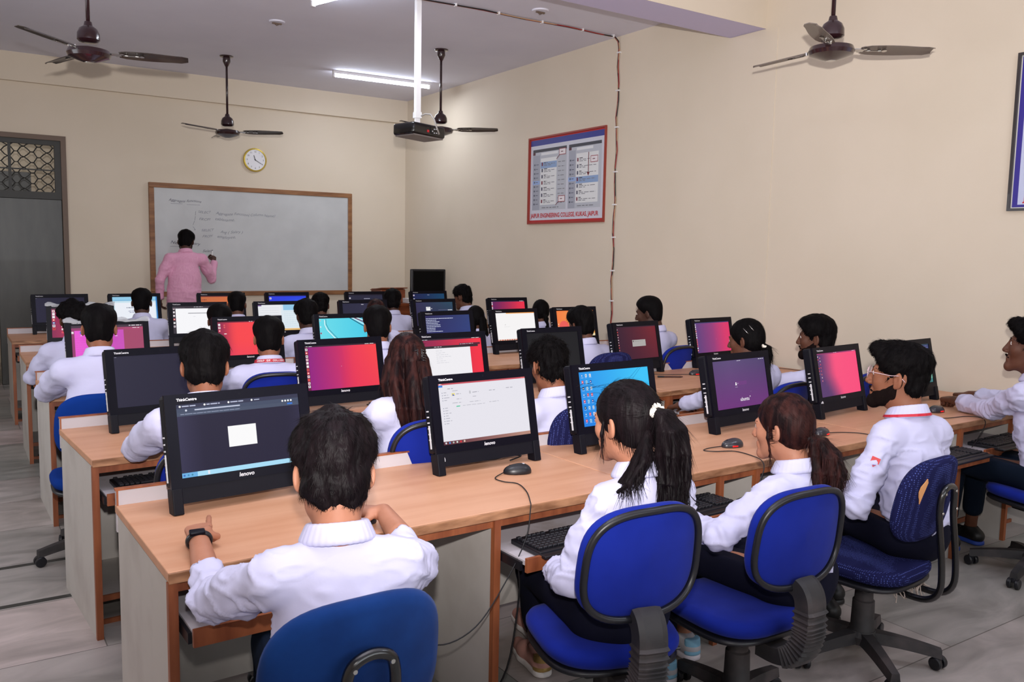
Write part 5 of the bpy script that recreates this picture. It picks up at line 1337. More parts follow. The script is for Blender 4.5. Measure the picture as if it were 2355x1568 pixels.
def person(label, hw, lean=.16, yaw=0, hyaw=0, hpitch=-10, hroll=0, sex='m', hair='short', skin='mid', hscale=1.0, near=0, armL=None, armR=None, elbL=None, elbR=None,
           hands=('relax', 'relax'), fdL=None, fdR=None, pnL=(0, 0, -1), pnR=(0, 0, -1), shirt=None, trousers=None, seat=.45, twist=0, extras=None, cuff=.78, shoes=None, ankL=None, ankR=None, standing=False, hairm=None, width=1.0, beard=False, bareleg=False, shoulder_drop=0, hairfn=None, base=None, tail=None):
    """hw: head centre in the room. Everything else is in the sitter's own frame (x right, y forward)."""
    female = sex == 'f'; shirt = shirt or M_shirt; trousers = trousers or M_navyc
    yw = R(yaw); Rz = rotz(yw)
    off = Rz @ np.array((0, lean, 0)); bx, by = (hw[0] - off[0], hw[1] - off[1]) if base is None else base
    t = thing('person', label, 'person', (bx, by, 0), yw, None)
    loc = lambda p: Rz.T @ (np.array(p, float) - (bx, by, 0))         # room -> own frame
    H = loc(hw)
    Rh = rotz(R(hyaw)) @ rotx(R(hpitch)) @ roty(R(hroll))
    near_h = .0042 if near == 2 else (.0055 if near == 1 else .008)
    bh = .0072 if near == 2 else (.011 if near == 1 else .015)
    HS = hscale * (.96 if female else 1.0); FL = 1.06 if female else 1.15
    # neck base and shoulders
    nb = H + Rh @ np.array((0, -.035, -.085)) * HS; nb = nb + np.array((0, -.028, -.040)) * HS
    pel = np.array((0, -.04, seat + .09)) if not standing else np.array((0, 0, .93))
    sw = (.140 if female else .158) * width
    tw = R(twist); sv = np.array((math.cos(tw), math.sin(tw), 0))
    sc = nb + np.array((0, -.012, -.100 - shoulder_drop))
    SL, SR_ = sc - sv * sw, sc + sv * sw
    chest = pel * .42 + sc * .58 + np.array((0, .01, 0)); waist = pel * .74 + sc * .26 + np.array((0, -.0, 0))
    # --- arms
    l1, l2 = (.255, .235) if female else (.28, .25)
    WL = loc(armL) if armL is not None else np.array((-.13, .40, .69))
    WR_ = loc(armR) if armR is not None else np.array((.15, .40, .69))
    if elbL is not None: EL = loc(elbL)
    else: EL, WL = ik(SL, WL, l1, l2, (-.8, -.2, -.6))
    if elbR is not None: ER = loc(elbR)
    else: ER, WR_ = ik(SR_, WR_, l1, l2, (.8, -.2, -.6))
    # --- legs
    if standing:
        hipL, hipR = pel + (-.09, 0, -.06), pel + (.09, 0, -.06); kL, kR = np.array((-.11, .03, .49)), np.array((.11, .04, .49)); aL, aR = np.array((-.12, -.0, .09)), np.array((.12, .03, .09))
    else:
        hipL, hipR = pel + (-.085, .03, -.02), pel + (.085, .03, -.02)
        aL = loc(ankL) if ankL is not None else np.array((-.12, .36, .09)); aR = loc(ankR) if ankR is not None else np.array((.12, .36, .09))
        kL = np.array((-.11 + (aL[0] + .12) * .3, .42, seat + .06)); kR = np.array((.11 + (aR[0] - .12) * .3, .42, seat + .06))
    # ---------------- body: one skin mesh
    hp = head_polys(near_h, tuple((Rh.T @ (nb - H)) / HS), female, face=True)
    fl = lambda V: np.stack([V[:, 0], V[:, 1], np.where(V[:, 2] < 0, V[:, 2] * FL, V[:, 2])], 1)
    HP = (fl(hp[0]) * HS @ Rh.T + H, hp[1])
    parts = [HP]
    lo = np.minimum.reduce([pel, SL, SR_, EL, ER, kL, kR, aL, aR]) - .12; hi = np.maximum.reduce([pel, SL, SR_, EL, ER, kL, kR, nb]) + .12
    B = Field(lo, hi, .016)
    B.chain([pel, waist, chest, sc], [.12, .11, .13, .08], .03, (1, 1.35, 1)).cone(SL, SR_, .028, .028, .03).cone(sc, nb, .030, .030, .02)
    for S_, E_, W_ in ((SL, EL, WL), (SR_, ER, WR_)): B.chain([S_, E_, E_ + (W_ - E_) * .86], [.036, .031, .026], .02)
    for h_, k_, a_ in ((hipL, kL, aL), (hipR, kR, aR)): B.chain([h_, k_, a_], [.06, .042, .032], .02)
    parts.append(B.polys())
    for (S_, E_, W_, ps, fd, pn, s_) in ((SL, EL, WL, hands[0], fdL, pnL, -1), (SR_, ER, WR_, hands[1], fdR, pnR, 1)):
        fd_ = (W_ - E_) if fd is None else Rz.T @ np.array(fd, float)
        parts.append(hand_polys(W_, E_, fd_, pn if fd is None else Rz.T @ np.array(pn, float), s_, ps, .003 if near == 2 else (.004 if near == 1 else .0065), .93 if female else 1.0))
    link('body', np_mesh('body', parts, SK[skin]), t)
    # ---------------- shirt
    lo = np.minimum.reduce([pel, SL, SR_, EL, ER, WL, WR_]) - .14; hi = np.maximum.reduce([pel, SL, SR_, EL, ER, WL, WR_, nb]) + .13
    G = Field(lo, hi, bh)
    cr = .132 if female else .150; wd_ = max(.85, min(1.05, width))
    wr = (.118 if female else (.136 if not standing else .150)) * width
    G.chain([pel + (0, 0, .01), waist, chest], [wr + .012, wr, cr * width], .05, (1, 1.32, 1))
    G.cone(chest, sc + (0, -.0, -.03), cr * width, .105 * width, .05, (1, 1.32, 1))
    G.cone(SL + sv * .03, SR_ - sv * .03, .050, .050, .06)
    for S_, s_ in ((SL, -1), (SR_, 1)): G.cone(nb + (0, -.008, -.055), S_ + (0, 0, .012), .050, .042, .03)
    if female and not standing:
        for s_ in (-1, 1): G.ell(chest + np.array((s_ * .06, .085, .03)), (.055, .045, .05), .04)
    for S_, E_, W_ in ((SL, EL, WL), (SR_, ER, WR_)):
        wc = E_ + (W_ - E_) * cuff
        G.chain([S_, S_ * .5 + E_ * .5, E_], [.058 * wd_, .055 * wd_, .048 * wd_], .04); G.cone(E_, wc, .048 * wd_, .040, .02)
        dW = (W_ - E_) / np.linalg.norm(W_ - E_)
        G.cone(wc - dW * .03, wc, .043, .043, .006)
        # hollow cuff so the wrist sits inside the sleeve
        if near: G.cone(wc + dW * .02, wc + dW * .05, .034, .034, .004, op='s')
    G.cut((0, 0, -1), -(pel[2] + (.004 if not standing else -.05)))
    # collar
    cc = nb + np.array((0, .008, .004)); ring = []; up = (H - nb); up /= np.linalg.norm(up)
    for j in range(33):
        a = 2 * PI * j / 32; ring.append(cc + np.array((math.cos(a) * .064, math.sin(a) * .062 + .002, -.016 * math.sin(a) + .004)) * HS)
    low = [p + np.array(((p - cc)[0] * .22, (p - cc)[1] * .22, -.036)) for p in ring]
    G.cone(nb + (0, .01, .06), nb + (0, .012, .0), .057 * HS, .055 * HS, .004, op='s')
    K = Field(np.array(cc) - (.105, .105, .06), np.array(cc) + (.105, .105, .05), .0036 if near else .0048)
    for j in range(32):
        if 7 <= j <= 8: continue
        for w_ in (0, .2, .4, .6, .8, 1): K.cone(ring[j] * (1 - w_) + low[j] * w_, ring[j + 1] * (1 - w_) + low[j + 1] * w_, .0050 + .001 * w_, .0050 + .001 * w_, .008)
    # collar points at the front
    for s_, j in ((1, 7), (-1, 9)): K.cone(low[j], low[j] + np.array((s_ * .012, .012, -.030)), .0065, .005, .004); K.cone(ring[j], low[j] + np.array((s_ * .012, .012, -.030)), .005, .005, .004)
    collar = K.polys()
    sd = (abs(hash_(label)) % 97) / 7.0
    amp = .0155 if near == 2 else .008
    def wr_(P, N):
        c = P - chest
        f1 = vnoise(P + .06 * np.stack([vnoise(P, (7, 7, 7), sd + 1)] * 3, 1), (9, 9, 20), sd)
        rd = 1 - np.abs(f1) * 4; rd = np.clip(rd, 0, 1) ** 2
        low_ = np.clip((chest[2] + .02 - P[:, 2]) / .18, 0.25, 1.2)
        g2 = vnoise(P + .05 * np.stack([vnoise(P, (11, 11, 11), sd + 4)] * 3, 1), (17, 17, 34), sd + 6); r2 = np.clip(1 - np.abs(g2) * 5, 0, 1) ** 1.5
        far_c = np.clip(np.linalg.norm(P - nb, axis=1) / .16 - .35, 0, 1)
        d = far_c * (amp * rd * low_ + amp * .5 * r2 + amp * .9 * vnoise(P, (11, 11, 14), sd + 5))
        for E_, S_ in ((EL, SL), (ER, SR_)):
            r_ = np.linalg.norm(P - E_, axis=1); ax = (E_ - S_) / np.linalg.norm(E_ - S_); q = (P - E_) @ ax
            d += amp * .45 * np.exp(-(r_ / .10) ** 2) * np.sin(q * 130 + 14 * vnoise(P, (9, 9, 9), sd + 8)) * (.5 + 1.6 * vnoise(P, (13, 13, 13), sd + 3))
            r2 = np.linalg.norm(P - (S_ + (E_ - S_) * .22 + np.array((0, -.01, -.05))), axis=1)
            d += amp * .4 * np.exp(-(r2 / .08) ** 2) * np.sin((P[:, 2] + .6 * np.abs(P[:, 0])) * 110 + sd + 9 * vnoise(P, (10, 10, 10), sd))
        return d
    so_ = link('shirt', np_mesh('shirt', [G.polys()], shirt, wr_), t); link('collar', np_mesh('collar', [collar], shirt), so_)
    # ---------------- trousers
    lo = np.minimum.reduce([pel, kL, kR, aL, aR]) - .14; hi = np.maximum.reduce([pel, kL, kR]) + .14
    T = Field(lo, hi, bh)
    T.cone(pel + (0, 0, .03 if not standing else .06), pel + (0, .0, -.03), wr + (.016 if not standing else .004), (.132 if female else .138) * width, .03, (1, 1.2, 1))
    ra = .078 if female else .080
    if not standing: T.ell(pel + (0, .02, -.03), ((.172 if female else .17) * max(width, .9), .118, .11), .04)
    for h_, k_, a_ in ((hipL, kL, aL), (hipR, kR, aR)):
        T.cone(h_, k_, ra + .012, ra - .012, .03); e_ = k_ + (a_ - k_) * (.72 if bareleg else .93); T.cone(k_, e_, ra - .012, .048 if not bareleg else .052, .02)
    T.cut((0, 0, 1), pel[2] + (.026 if not standing else .07))
    if not standing: T.cut((0, .0, -1), 99)
    link('trousers', np_mesh('trousers', [T.polys()], trousers, lambda P, N: .005 * vnoise(P, (14, 10, 14), sd + 2) * 1.6), t)
    # ---------------- shoes
    sh = shoes or (M_blkc, M_blkc, None)
    for a_, k_, h_ in ((aL, kL, hipL), (aR, kR, hipR)):
        fd_ = np.array((k_ - h_)[:2]) if not standing else np.array((0, 1.0))
        shoe('shoe', a_, (fd_[0], fd_[1]), sh[0], t, sh[1], sh[2])
    # ---------------- hair
    hm = hairm or M_hair
    F = hair_polys(near_h * (1.0 if near else .9), hair, female)
    if hairfn: hparts = [F.polys()] + hairfn(near_h)
    else: hparts = [F.polys()]
    amp_h = {'crop': .0018, 'short': .004, 'thick': .006, 'wavy': .008, 'quiff': .008, 'spiky': .011, 'curly': .014, 'mid': .005}.get(hair, .003)
    me = np_mesh('hair', hparts, hm, hair_disp(hair, amp_h))
    ho = link('hair', me, t)
    HM = Matrix([[*(Rh[i] * HS), H[i]] for i in range(3)] + [[0, 0, 0, 1]])
    if near or sex == 'm':
        for s_ in (-1, 1):
            e = MB()
            e.lathe([(0, .0125), (.004, .0118), (.008, .0096), (.0115, .005), (.0125, 0), (0, -.0)], c=(s_ * .031, .0785, .0035), rot=Matrix.Rotation(R(-90), 3, 'X'), m=M_eye, n=14)
            e.lathe([(0, .0130), (.0035, .0125), (.0055, .0112), (0, .0112)], c=(s_ * .031, .0785, .0035), rot=Matrix.Rotation(R(-90), 3, 'X'), m=M_iris, n=12)
            me = e.mesh('eye', None, True); me.transform(HM); link('eye', me, t)
        for s_ in (-1, 1):
            me = MB().tube([(s_ * .016, .0905, .019), (s_ * .030, .0885, .026), (s_ * .048, .077, .022)], [.0030, .0036, .0015], n=6).mesh('eyebrow', hm, True); me.transform(HM); link('eyebrow', me, t)
    if beard:
        Q = Field((-.10, -.03, -.15), (.10, .15, .03), .0042)
        Q.ell((0, .030, -.028), (.0605, .0625, .0805), .01)
        for s_ in (-1, 1):
            Q.cone((s_ * .046, .004, -.066), (s_ * .012, .074, -.098), .0205, .0170, .03)
            Q.cone((s_ * .060, -.002, .0), (s_ * .055, .002, -.05), .016, .018, .02)
        Q.ell((0, .081, -.098), (.025, .020, .020), .02)
        Q.cut((0, .52, 1), -.022, .006); Q.cut((0, -1, 0), .008, .004); Q.ell((0, .106, -.063), (.024, .022, .0085), .004, op='s')
        if beard == 'full':
            for s_ in (-1, 1): Q.cone((s_ * .003, .0975, -.050), (s_ * .026, .086, -.062), .0052, .0042, .003)
        if beard == 'stache':
            Q = Field((-.05, .05, -.08), (.05, .13, -.03), .003)
            for s_ in (-1, 1): Q.cone((s_ * .003, .0975, -.050), (s_ * .024, .086, -.059), .0052, .0035, .003)
        me = np_mesh('beard', [Q.polys()], mat('dark_brown_beard', (24, 16, 15), .8, spec=.05, bump=(260, .8, .003)), hair_disp('short', .003)); me.transform(Matrix.Diagonal((1, 1, FL, 1))); me.transform(HM); link('beard' if beard != 'stache' else 'moustache', me, t)
    info = dict(t=t, H=H, Rh=Rh, HS=HS, HM=HM, nb=nb, WL=WL, WR=WR_, EL=EL, ER=ER, SL=SL, SR=SR_, sc=sc, chest=chest, hair=ho, shirt=so_, loc=loc, ring=ring, low=low)
    fuzz(ho.data, ho, HM, hair, female, near, hm, tail)
    if extras: extras(info)
    return info
def hash_(s): 
    h = 7
    for c in s: h = (h * 131 + ord(c)) & 0xffffff
    return h

def lanyard_neck(text=None, hh=1.0):
    def f(I):
        pts = []
        for j in list(range(10, 32, 2)) + [0, 2, 4]:
            p = (np.array(I['ring'][j % 32]) + np.array(I['low'][j % 32])) / 2; d = p - I['nb']; d[2] = 0; d /= np.linalg.norm(d); pts.append(p + d * .0145 - np.array((0, 0, .004)))
        mb = MB(); n = len(pts); vs = []
        for p in pts: d = p - I['nb']; d[2] = 0; d /= np.linalg.norm(d); vs += [tuple(p + (0, 0, .008 * hh) - np.array((0, 0, .016 * (1 - hh)))), tuple(p + d * .004 - np.array((0, 0, .010)) - np.array((0, 0, .009 * (1 - hh))))]
        vs2 = [tuple(np.array(v) + .0015 * ((np.array(v) - I['nb']) / np.linalg.norm(np.array(v) - I['nb']))) for v in vs]
        k = len(vs); fs = [(i * 2, i * 2 + 2, i * 2 + 3, i * 2 + 1) for i in range(n - 1)] + [(k + i * 2, k + i * 2 + 1, k + i * 2 + 3, k + i * 2 + 2) for i in range(n - 1)] + [(i * 2, k + i * 2, k + i * 2 + 2, i * 2 + 2) for i in range(n - 1)] + [(i * 2 + 1, i * 2 + 3, k + i * 2 + 3, k + i * 2 + 1) for i in range(n - 1)]
        mb.add(vs + vs2, fs); la = mb.build('lanyard', M_lan, I['t'])
        if text:
            # letters set one by one along the band at the back of the neck (band index 10..13 is the nape)
            tm = MB(); P = [np.array(p) for p in pts]; seglen = [np.linalg.norm(P[i + 1] - P[i]) for i in range(n - 1)]; cum = np.concatenate([[0], np.cumsum(seglen)])
            tot = .0105 * len(text); mid = cum[7] 
            for i, ch in enumerate(text):
                if ch == ' ': continue
                u = mid - tot / 2 + .0105 * (i + .5); j = min(max(int(np.searchsorted(cum, u)) - 1, 0), n - 2); w = (u - cum[j]) / seglen[j]
                p = P[j] * (1 - w) + P[j + 1] * w; tg = (P[j + 1] - P[j]); tg[2] = 0; tg /= np.linalg.norm(tg); o = p - I['nb']; o[2] = 0; o /= np.linalg.norm(o)
                upv = np.array((0, 0, 1.0)) - .2 * o; upv /= np.linalg.norm(upv)
                M = Matrix([[tg[r], upv[r], o[r], p[r] + o[r] * .0045 + (-.0055 if r == 2 else 0)] for r in range(3)] + [[0, 0, 0, 1]])
                add_text(tm, ch, .0135, M, align='CENTER', weight=.0006)
            tm.build('lettering', M_white, la)
    return f

def strands(h, specs, lo=(-.22, -.32, -.60), hi=(.22, .16, .12), k=.008):
    F = Field(lo, hi, h)
    for pts, rs in specs: F.chain(pts, rs, k)
    return F.polys()
def lock_bundle(root, path, spread, n, r0, r1, seed, flat=1.0, wav=.012):
    """n locks that follow one path with their own offsets"""
    rr = random.Random(seed); out = []
    for i in range(n):
        ox, oy = rr.uniform(-1, 1), rr.uniform(-1, 1); ph = rr.uniform(0, 6); ln = rr.uniform(.82, 1.05); m = len(path)
        pts = []; rs = []
        for j, p in enumerate(path):
            if j / (m - 1) > ln: break
            u = j / (m - 1); s_ = spread * (math.sin(min(u * 1.5, 1) * PI / 2)) * (1 - .35 * max(0, u - .6) / .4)
            pts.append((p[0] + ox * s_ + wav * u * math.sin(ph + j * 1.6), p[1] + oy * s_ * flat + wav * u * math.cos(ph + j * 1.3), p[2] + rr.uniform(-.004, .004))); rs.append(r0 + (r1 - r0) * u ** 1.3)
        if len(pts) > 1: out.append((pts, rs))
    return out
# ------------------------------------------------------------------ who sits where
def hchild(I, name, mb, m, smooth=True, par=None):
    me = mb.mesh(name, m, smooth); me.transform(I['HM']); return link(name, me, par or I['t'])
M_band = mat('cream_hair_band', (238, 226, 212), .9, bump=(60, .6, .004)); M_bandd = mat('dark_hair_band', (30, 26, 30), .8)
def band(c, r, th, m, tilt=60, name='hair_band'):
    def f(I):
        c_ = np.array(c); Q = rotx(R(tilt)); pts = [c_ + Q @ np.array((r * math.cos(2 * PI * j / 20), r * math.sin(2 * PI * j / 20), .003 * math.sin(j * 2.3))) for j in range(20)]
        hchild(I, name, MB().tube(pts, [th * (1 + .12 * math.sin(j * 2.1)) for j in range(20)], n=10, closed=True), m)
    return f
def both(*fs):
    def f(I):
        for g in fs: g(I)
    return f

# nearest student -------------------------------------------------
def watch(I):
    W_, E_ = I['WL'], I['EL']; d = (W_ - E_) / np.linalg.norm(W_ - E_); c = W_ - d * .012
    a = np.cross(d, (0, 0, 1)); a /= np.linalg.norm(a); b = np.cross(a, d)
    pts = [c + a * .0325 * math.cos(2 * PI * j / 24) + b * .028 * math.sin(2 * PI * j / 24) for j in range(24)]
    w = MB().tube(pts, .0095, n=8, closed=True, flat=.45); w.v = w.v
    o = w.build('wrist_band', M_blk, I['t'], smooth=True)
    Mx = Matrix([[a[r], d[r], b[r]] for r in range(3)])
    MB().box(c + b * .030 - a * .006, (.042, .022, .012), rot=Mx, bev=.004, seg=3).build('band_display', M_bezel, o, smooth='auto')
person('nearest student, white shirt and black wrist band, pointing at his monitor', (.775, 1.95, 1.058), lean=.13, yaw=-12, hyaw=-6, hpitch=-22, hair='wavy', hairm=M_hairB, skin='fair', near=2, hscale=1.06,
       armL=(.556, 2.40, .793), elbL=(.525, 2.14, .71), armR=(1.10, 2.36, .795), elbR=(1.06, 2.04, .74), hands=('point', 'mouse'), fdL=(.22, .95, .06), pnL=(.1, 0, -1), fdR=(-.75, .55, .02), pnR=(0, 0, -1), cuff=.42, trousers=M_tealc, extras=watch, twist=0, width=.96)
chair(.665, 1.80, R(2), 'loop_blue', 'worn dark blue chair with a black tube loop on its back, nearest to the camera', lean=8, base_ang=20, zb=.74)

# girl with the cream hair band -------------------------------------
def hairB(h):
    sp = lock_bundle(0, [(0, -.10, .035), (.004, -.135, .025), (.010, -.158, -.02), (.016, -.160, -.09), (.018, -.15, -.17), (.012, -.14, -.25), (0, -.13, -.33)], .055, 70, .0095, .002, 3, .6, .022)
    sp += lock_bundle(0, [(-.03, -.10, -.03), (-.06, -.10, -.10), (-.10, -.08, -.16), (-.13, -.04, -.20)], .03, 14, .011, .003, 5, .7, .012)
    sp += lock_bundle(0, [(.03, -.09, -.03), (.07, -.10, -.10), (.10, -.11, -.18), (.10, -.11, -.27)], .03, 12, .011, .003, 6, .7, .016)
    sp += [([(-.072, .02, .03), (-.082, .03, -.03), (-.078, .035, -.07)], [.006, .005, .002])]
    return [strands(max(h, .0042), sp)]
def curlB(I):
    mb = MB(); r = random.Random(8)
    for i in range(9):
        p = [Vector((r.uniform(-.06, .02), r.uniform(.03, .09), .118 - r.uniform(0, .03)))]
        d = Vector((-.5, .5, .5)).normalized()
        for j in range(5): d = (d + Vector((-.35, .15, -.35)) * .6).normalized(); p.append(p[-1] + d * .011)
        mb.tube(p, .0004, n=4)
    for i in range(12):
        p = [Vector((.03 + r.uniform(-.06, .06), -.16 + r.uniform(-.01, .02), -.22 + r.uniform(-.04, .04)))]
        a0 = r.uniform(0, 6)
        for j in range(8): p.append(p[-1] + Vector((math.cos(a0 + j * .8) * .02, -.002, -.016 + math.sin(a0 + j * .8) * .012)))
        mb.tube(p, .0016, n=4)
    hchild(I, 'loose_strands', mb, M_hairB, par=I['hair'])
pinkshoe = (mat('dusty_pink_canvas', (196, 142, 130), .8), mat('white_rubber', (220, 212, 208), .6), mat('gold_heel', (212, 176, 110), .3, metal=.8))
person('girl in a white shirt with a ponytail held by a cream hair band', (1.70, 1.93, 1.10), lean=-.01, yaw=-4, hyaw=16, hpitch=-6, sex='f', hairm=M_hairB, skin='fair', near=2, hscale=1.04,
       armL=(1.60, 2.12, .59), elbL=(1.47, 1.90, .66), armR=(1.93, 2.10, .64), elbR=(1.88, 1.86, .68), extras=both(band((0, -.118, .032), .021, .012, M_band, 60), curlB), hairfn=hairB, tail=(0, -.115, .03), shoes=pinkshoe, ankL=(1.84, 2.56, .09), ankR=(1.98, 2.78, .10), width=.9, cuff=.9, seat=.44, bareleg=True)
chair(1.652, 1.935, R(-16), 'bellows', 'royal blue chair with ribbed spine under the girl with the cream hair band', lean=6, base_ang=50, seat_z=.46, zb=.757, sy=.04, byaw=12)

# second girl with low ponytail --------------------------------------
def hairC(h):
    sp = lock_bundle(0, [(0, -.095, -.03), (.004, -.13, -.045), (.012, -.155, -.09), (.014, -.16, -.15), (.008, -.15, -.21), (0, -.14, -.27)], .062, 76, .0105, .0025, 13, .8, .024)
    sp += [([(-.07, .025, .03), (-.084, .022, -.03), (-.080, .018, -.075), (-.07, .02, -.10)], [.006, .006, .004, .002])]
    return [strands(max(h, .0042), sp)]
greyshoe = (mat('grey_mesh_shoe', (176, 172, 178), .8), mat('pale_sole', (214, 206, 214), .6), mat('pale_blue_heel', (126, 176, 204), .6))
person('girl with a low dark ponytail seated left of the bearded student with spectacles', (2.453, 1.95, 1.006), lean=.07, yaw=-2, hyaw=20, hpitch=-4, sex='f', hairm=M_hairR, skin='fair', near=2,
       armL=(2.20, 2.16, .64), elbL=(2.13, 1.92, .67), armR=(2.66, 2.16, .66), elbR=(2.66, 1.93, .68), extras=band((0, -.108, -.035), .022, .010, M_bandd, 20), hairfn=hairC, tail=(0, -.11, -.035), shoes=greyshoe, ankL=(2.20, 2.27, .09), ankR=(2.42, 2.36, .09), cuff=.92, seat=.42, bareleg=True, width=.92)
chair(2.24, 1.92, R(-2), 'bellows', 'royal blue chair with black rim and ribbed spine under the girl with the low ponytail', lean=6, base_ang=15, seat_z=.425, zb=.722, sy=.03)

# bearded student with spectacles ---------------------------------------
M_lens = mat('spectacle_lens', (230, 220, 226), .05, alpha=.28, coat=.6); M_clear = mat('clear_pink_frame', (222, 190, 196), .2, alpha=.8, coat=.5)
def specs(I):
    f = MB()
    for s_ in (-1, 1):
        pts = [(s_ * .033 + .0235 * math.cos(2 * PI * j / 24), .1115 - abs(s_ * .033 + .0235 * math.cos(2 * PI * j / 24)) * .10, .0015 + .020 * math.sin(2 * PI * j / 24)) for j in range(24)]
        f.tube(pts, .0016, n=6, closed=True); f.tube([(s_ * .056, .106, .008), (s_ * .070, .08, .008), (s_ * .083, .02, .006), (s_ * .088, -.012, .010), (s_ * .088, -.035, -.012)], .0015, n=6)
    f.tube([(-.0095, .1115, .004), (0, .114, .006), (.0095, .1115, .004)], .0022, n=6)
    o = hchild(I, 'spectacles', f, M_clear)
    g = MB()
    for s_ in (-1, 1): g.add([(s_ * .033 + .0235 * math.cos(2 * PI * j / 24), .1118 - abs(s_ * .033 + .0235 * math.cos(2 * PI * j / 24)) * .10, .0015 + .020 * math.sin(2 * PI * j / 24)) for j in range(24)], [tuple(range(24))])
    hchild(I, 'lenses', g, M_lens, False, par=o)
def badge(I):
    E_, S_ = I['EL'], I['SL']; p = S_ * .55 + E_ * .45; d = (E_ - S_) / np.linalg.norm(E_ - S_); o = np.array((-.75, -.65, 0)); o -= d * (o @ d); o /= np.linalg.norm(o); a = np.cross(o, d)
    M = Matrix([[a[r], -d[r], o[r], p[r] + o[r] * .0605] for r in range(3)] + [[0, 0, 0, 1]])
    mb = MB(); sh_ = [(-.016, .018), (.016, .018), (.016, -.006), (0, -.024), (-.016, -.006)]
    mb.add([M @ Vector((x, y, z)) for z in (-.012, .001) for x, y in sh_], [(5, 6, 7, 8, 9), (4, 3, 2, 1, 0)] + [(i, (i + 1) % 5, 5 + (i + 1) % 5, 5 + i) for i in range(5)])
    o_ = mb.build('sleeve_crest', mat('red_crest', (206, 70, 70), .6), I['t'])
    k = MB(); k.add([M @ Vector((x, y, .0018)) for x, y in ((-.012, -.008), (.012, -.008), (0, -.02))], [(0, 2, 1)]); k.build('crest_point', mat('blue_crest', (70, 80, 160), .6), o_)
person('bearded student with clear spectacles and a red lanyard over his white collar', (3.22, 2.0, 1.135), lean=.10, yaw=-10, hyaw=37, hpitch=4, hair='quiff', skin='mid', near=2, beard='full', hscale=1.03,
       armL=(3.12, 2.12, .64), elbL=(2.88, 1.93, .66), armR=(3.36, 2.16, .63), elbR=(3.40, 1.95, .68), extras=both(specs, lanyard_neck(None, .45), badge), cuff=.93, seat=.46, ankL=(3.22, 2.28, .09), ankR=(3.42, 2.4, .09), width=.88, bareleg=True)
chair(3.02, 1.96, R(5), 'loop_navy', 'navy dotted chair with a torn patch and frayed seat under the bearded student', lean=10, base_ang=-55, torn=True, seat_z=.435, zb=.717)

# man at the right edge --------------------------------------------------------
person('man with a moustache reaching over the desk, cut by the right edge', (4.62, 2.15, 1.178), lean=.10, yaw=-6, hyaw=34, hpitch=6, hair='quiff', skin='dark', near=2, beard='stache', hscale=1.06,
       armL=(4.86, 2.66, .80), elbL=(4.66, 2.33, .815), armR=(5.14, 2.72, .80), elbR=(5.08, 2.40, .82), hands=('fist', 'fist'), fdL=(.45, .88, -.04), pnL=(.2, .1, -1), fdR=(-.8, .55, 0), pnR=(-.2, 0, -1), width=.94, cuff=.74, seat=.47, bareleg=True, ankL=(4.62, 2.52, .09), ankR=(4.84, 2.50, .09), trousers=M_tealc,
       shoes=(M_blkc, mat('blue_sole', (40, 70, 160), .6), None))
chair(4.62, 2.05, R(-14), 'bellows', 'royal blue chair under the man at the right edge of the photo', lean=6, base_ang=130, seat_z=.46)

# ---------------------------------------------------------------- second row
person('boy with prominent ears and glossy black hair behind the nearest monitor', (.81, 3.35, 1.185), lean=.06, yaw=-8, hyaw=-5, hpitch=-14, hair='thick', skin='mid', near=1, hscale=1.03, ears_=None) if False else None
def simple(label, hw, row, **kw):
    d = dict(near=0, lean=.10, yaw=-6, hpitch=-10, hyaw=-6, skin='dark', hair='short', hscale=.95); d.update(kw)
    return person(label, (hw[0], hw[1], hw[2] - (.016 if row > 2 else 0)), **d)
simple('boy with prominent ears and glossy black hair, behind the nearest monitor', (.81, 3.35, 1.150), 2, near=1, hair='thick', skin='mid', yaw=-8, hyaw=-5, hpitch=-16, hscale=.95, elbL=(.60, 3.60, .80), armL=(.80, 3.80, .79), elbR=(1.10, 3.62, .80), armR=(.98, 3.84, .79))
def hairG(h):
    sp = []
    for k_, (x, y) in enumerate(((-.075, -.03), (-.05, -.085), (0, -.105), (.05, -.085), (.075, -.03))):
        sp += lock_bundle(0, [(x * .6, y * .7, .07), (x * 1.0, y * 1.05, .0), (x * 1.15, y * 1.2 - .01, -.10), (x * 1.0 + .015, y * 1.1 - .03, -.22), (x * .7 + .03, y * .9 - .03, -.33), (x * .5 + .035, y * .8 - .03, -.40)], .028, 18, .015, .004, 20 + k_, 1, .012)
    sp += lock_bundle(0, [(.0, -.06, .10), (.01, -.10, .06), (.015, -.12, .0), (.03, -.13, -.14)], .03, 8, .012, .006, 31)
    return [strands(h, sp)]
def clipG(I):
    mb = MB()
    for s_ in (-1, 1):
        mb.tube([(.04 + s_ * .008, -.124, .045), (.04 + s_ * .010, -.138, .02), (.04 + s_ * .008, -.136, -.008)], .004, n=6)
        for i in range(5): z = .04 - i * .011; mb.tube([(.04 + s_ * .009, -.137, z), (.04 + s_ * .022, -.136, z - .003), (.04 + s_ * .030, -.125, z - .006)], .0024, n=5)
    hchild(I, 'claw_clip', mb, mat('shiny_black_clip', (26, 24, 26), .15, coat=.8))
simple('girl with long reddish brown hair and a shiny black claw clip', (1.673, 3.36, 1.122), 2, hscale=1.0, near=1, sex='f', skin='mid', hairm=M_hairR, hairfn=hairG, tail=(0, -.10, .05), extras=clipG, yaw=-4, hyaw=-14, lean=.06, seat=.44)
simple('boy with coarse short black hair between the white window screen and the sky blue screen', (2.448, 3.36, 1.058), 2, near=1, hair='spiky', hscale=1.0, skin='mid', yaw=0, hyaw=-8, hpitch=-14, lean=.12)
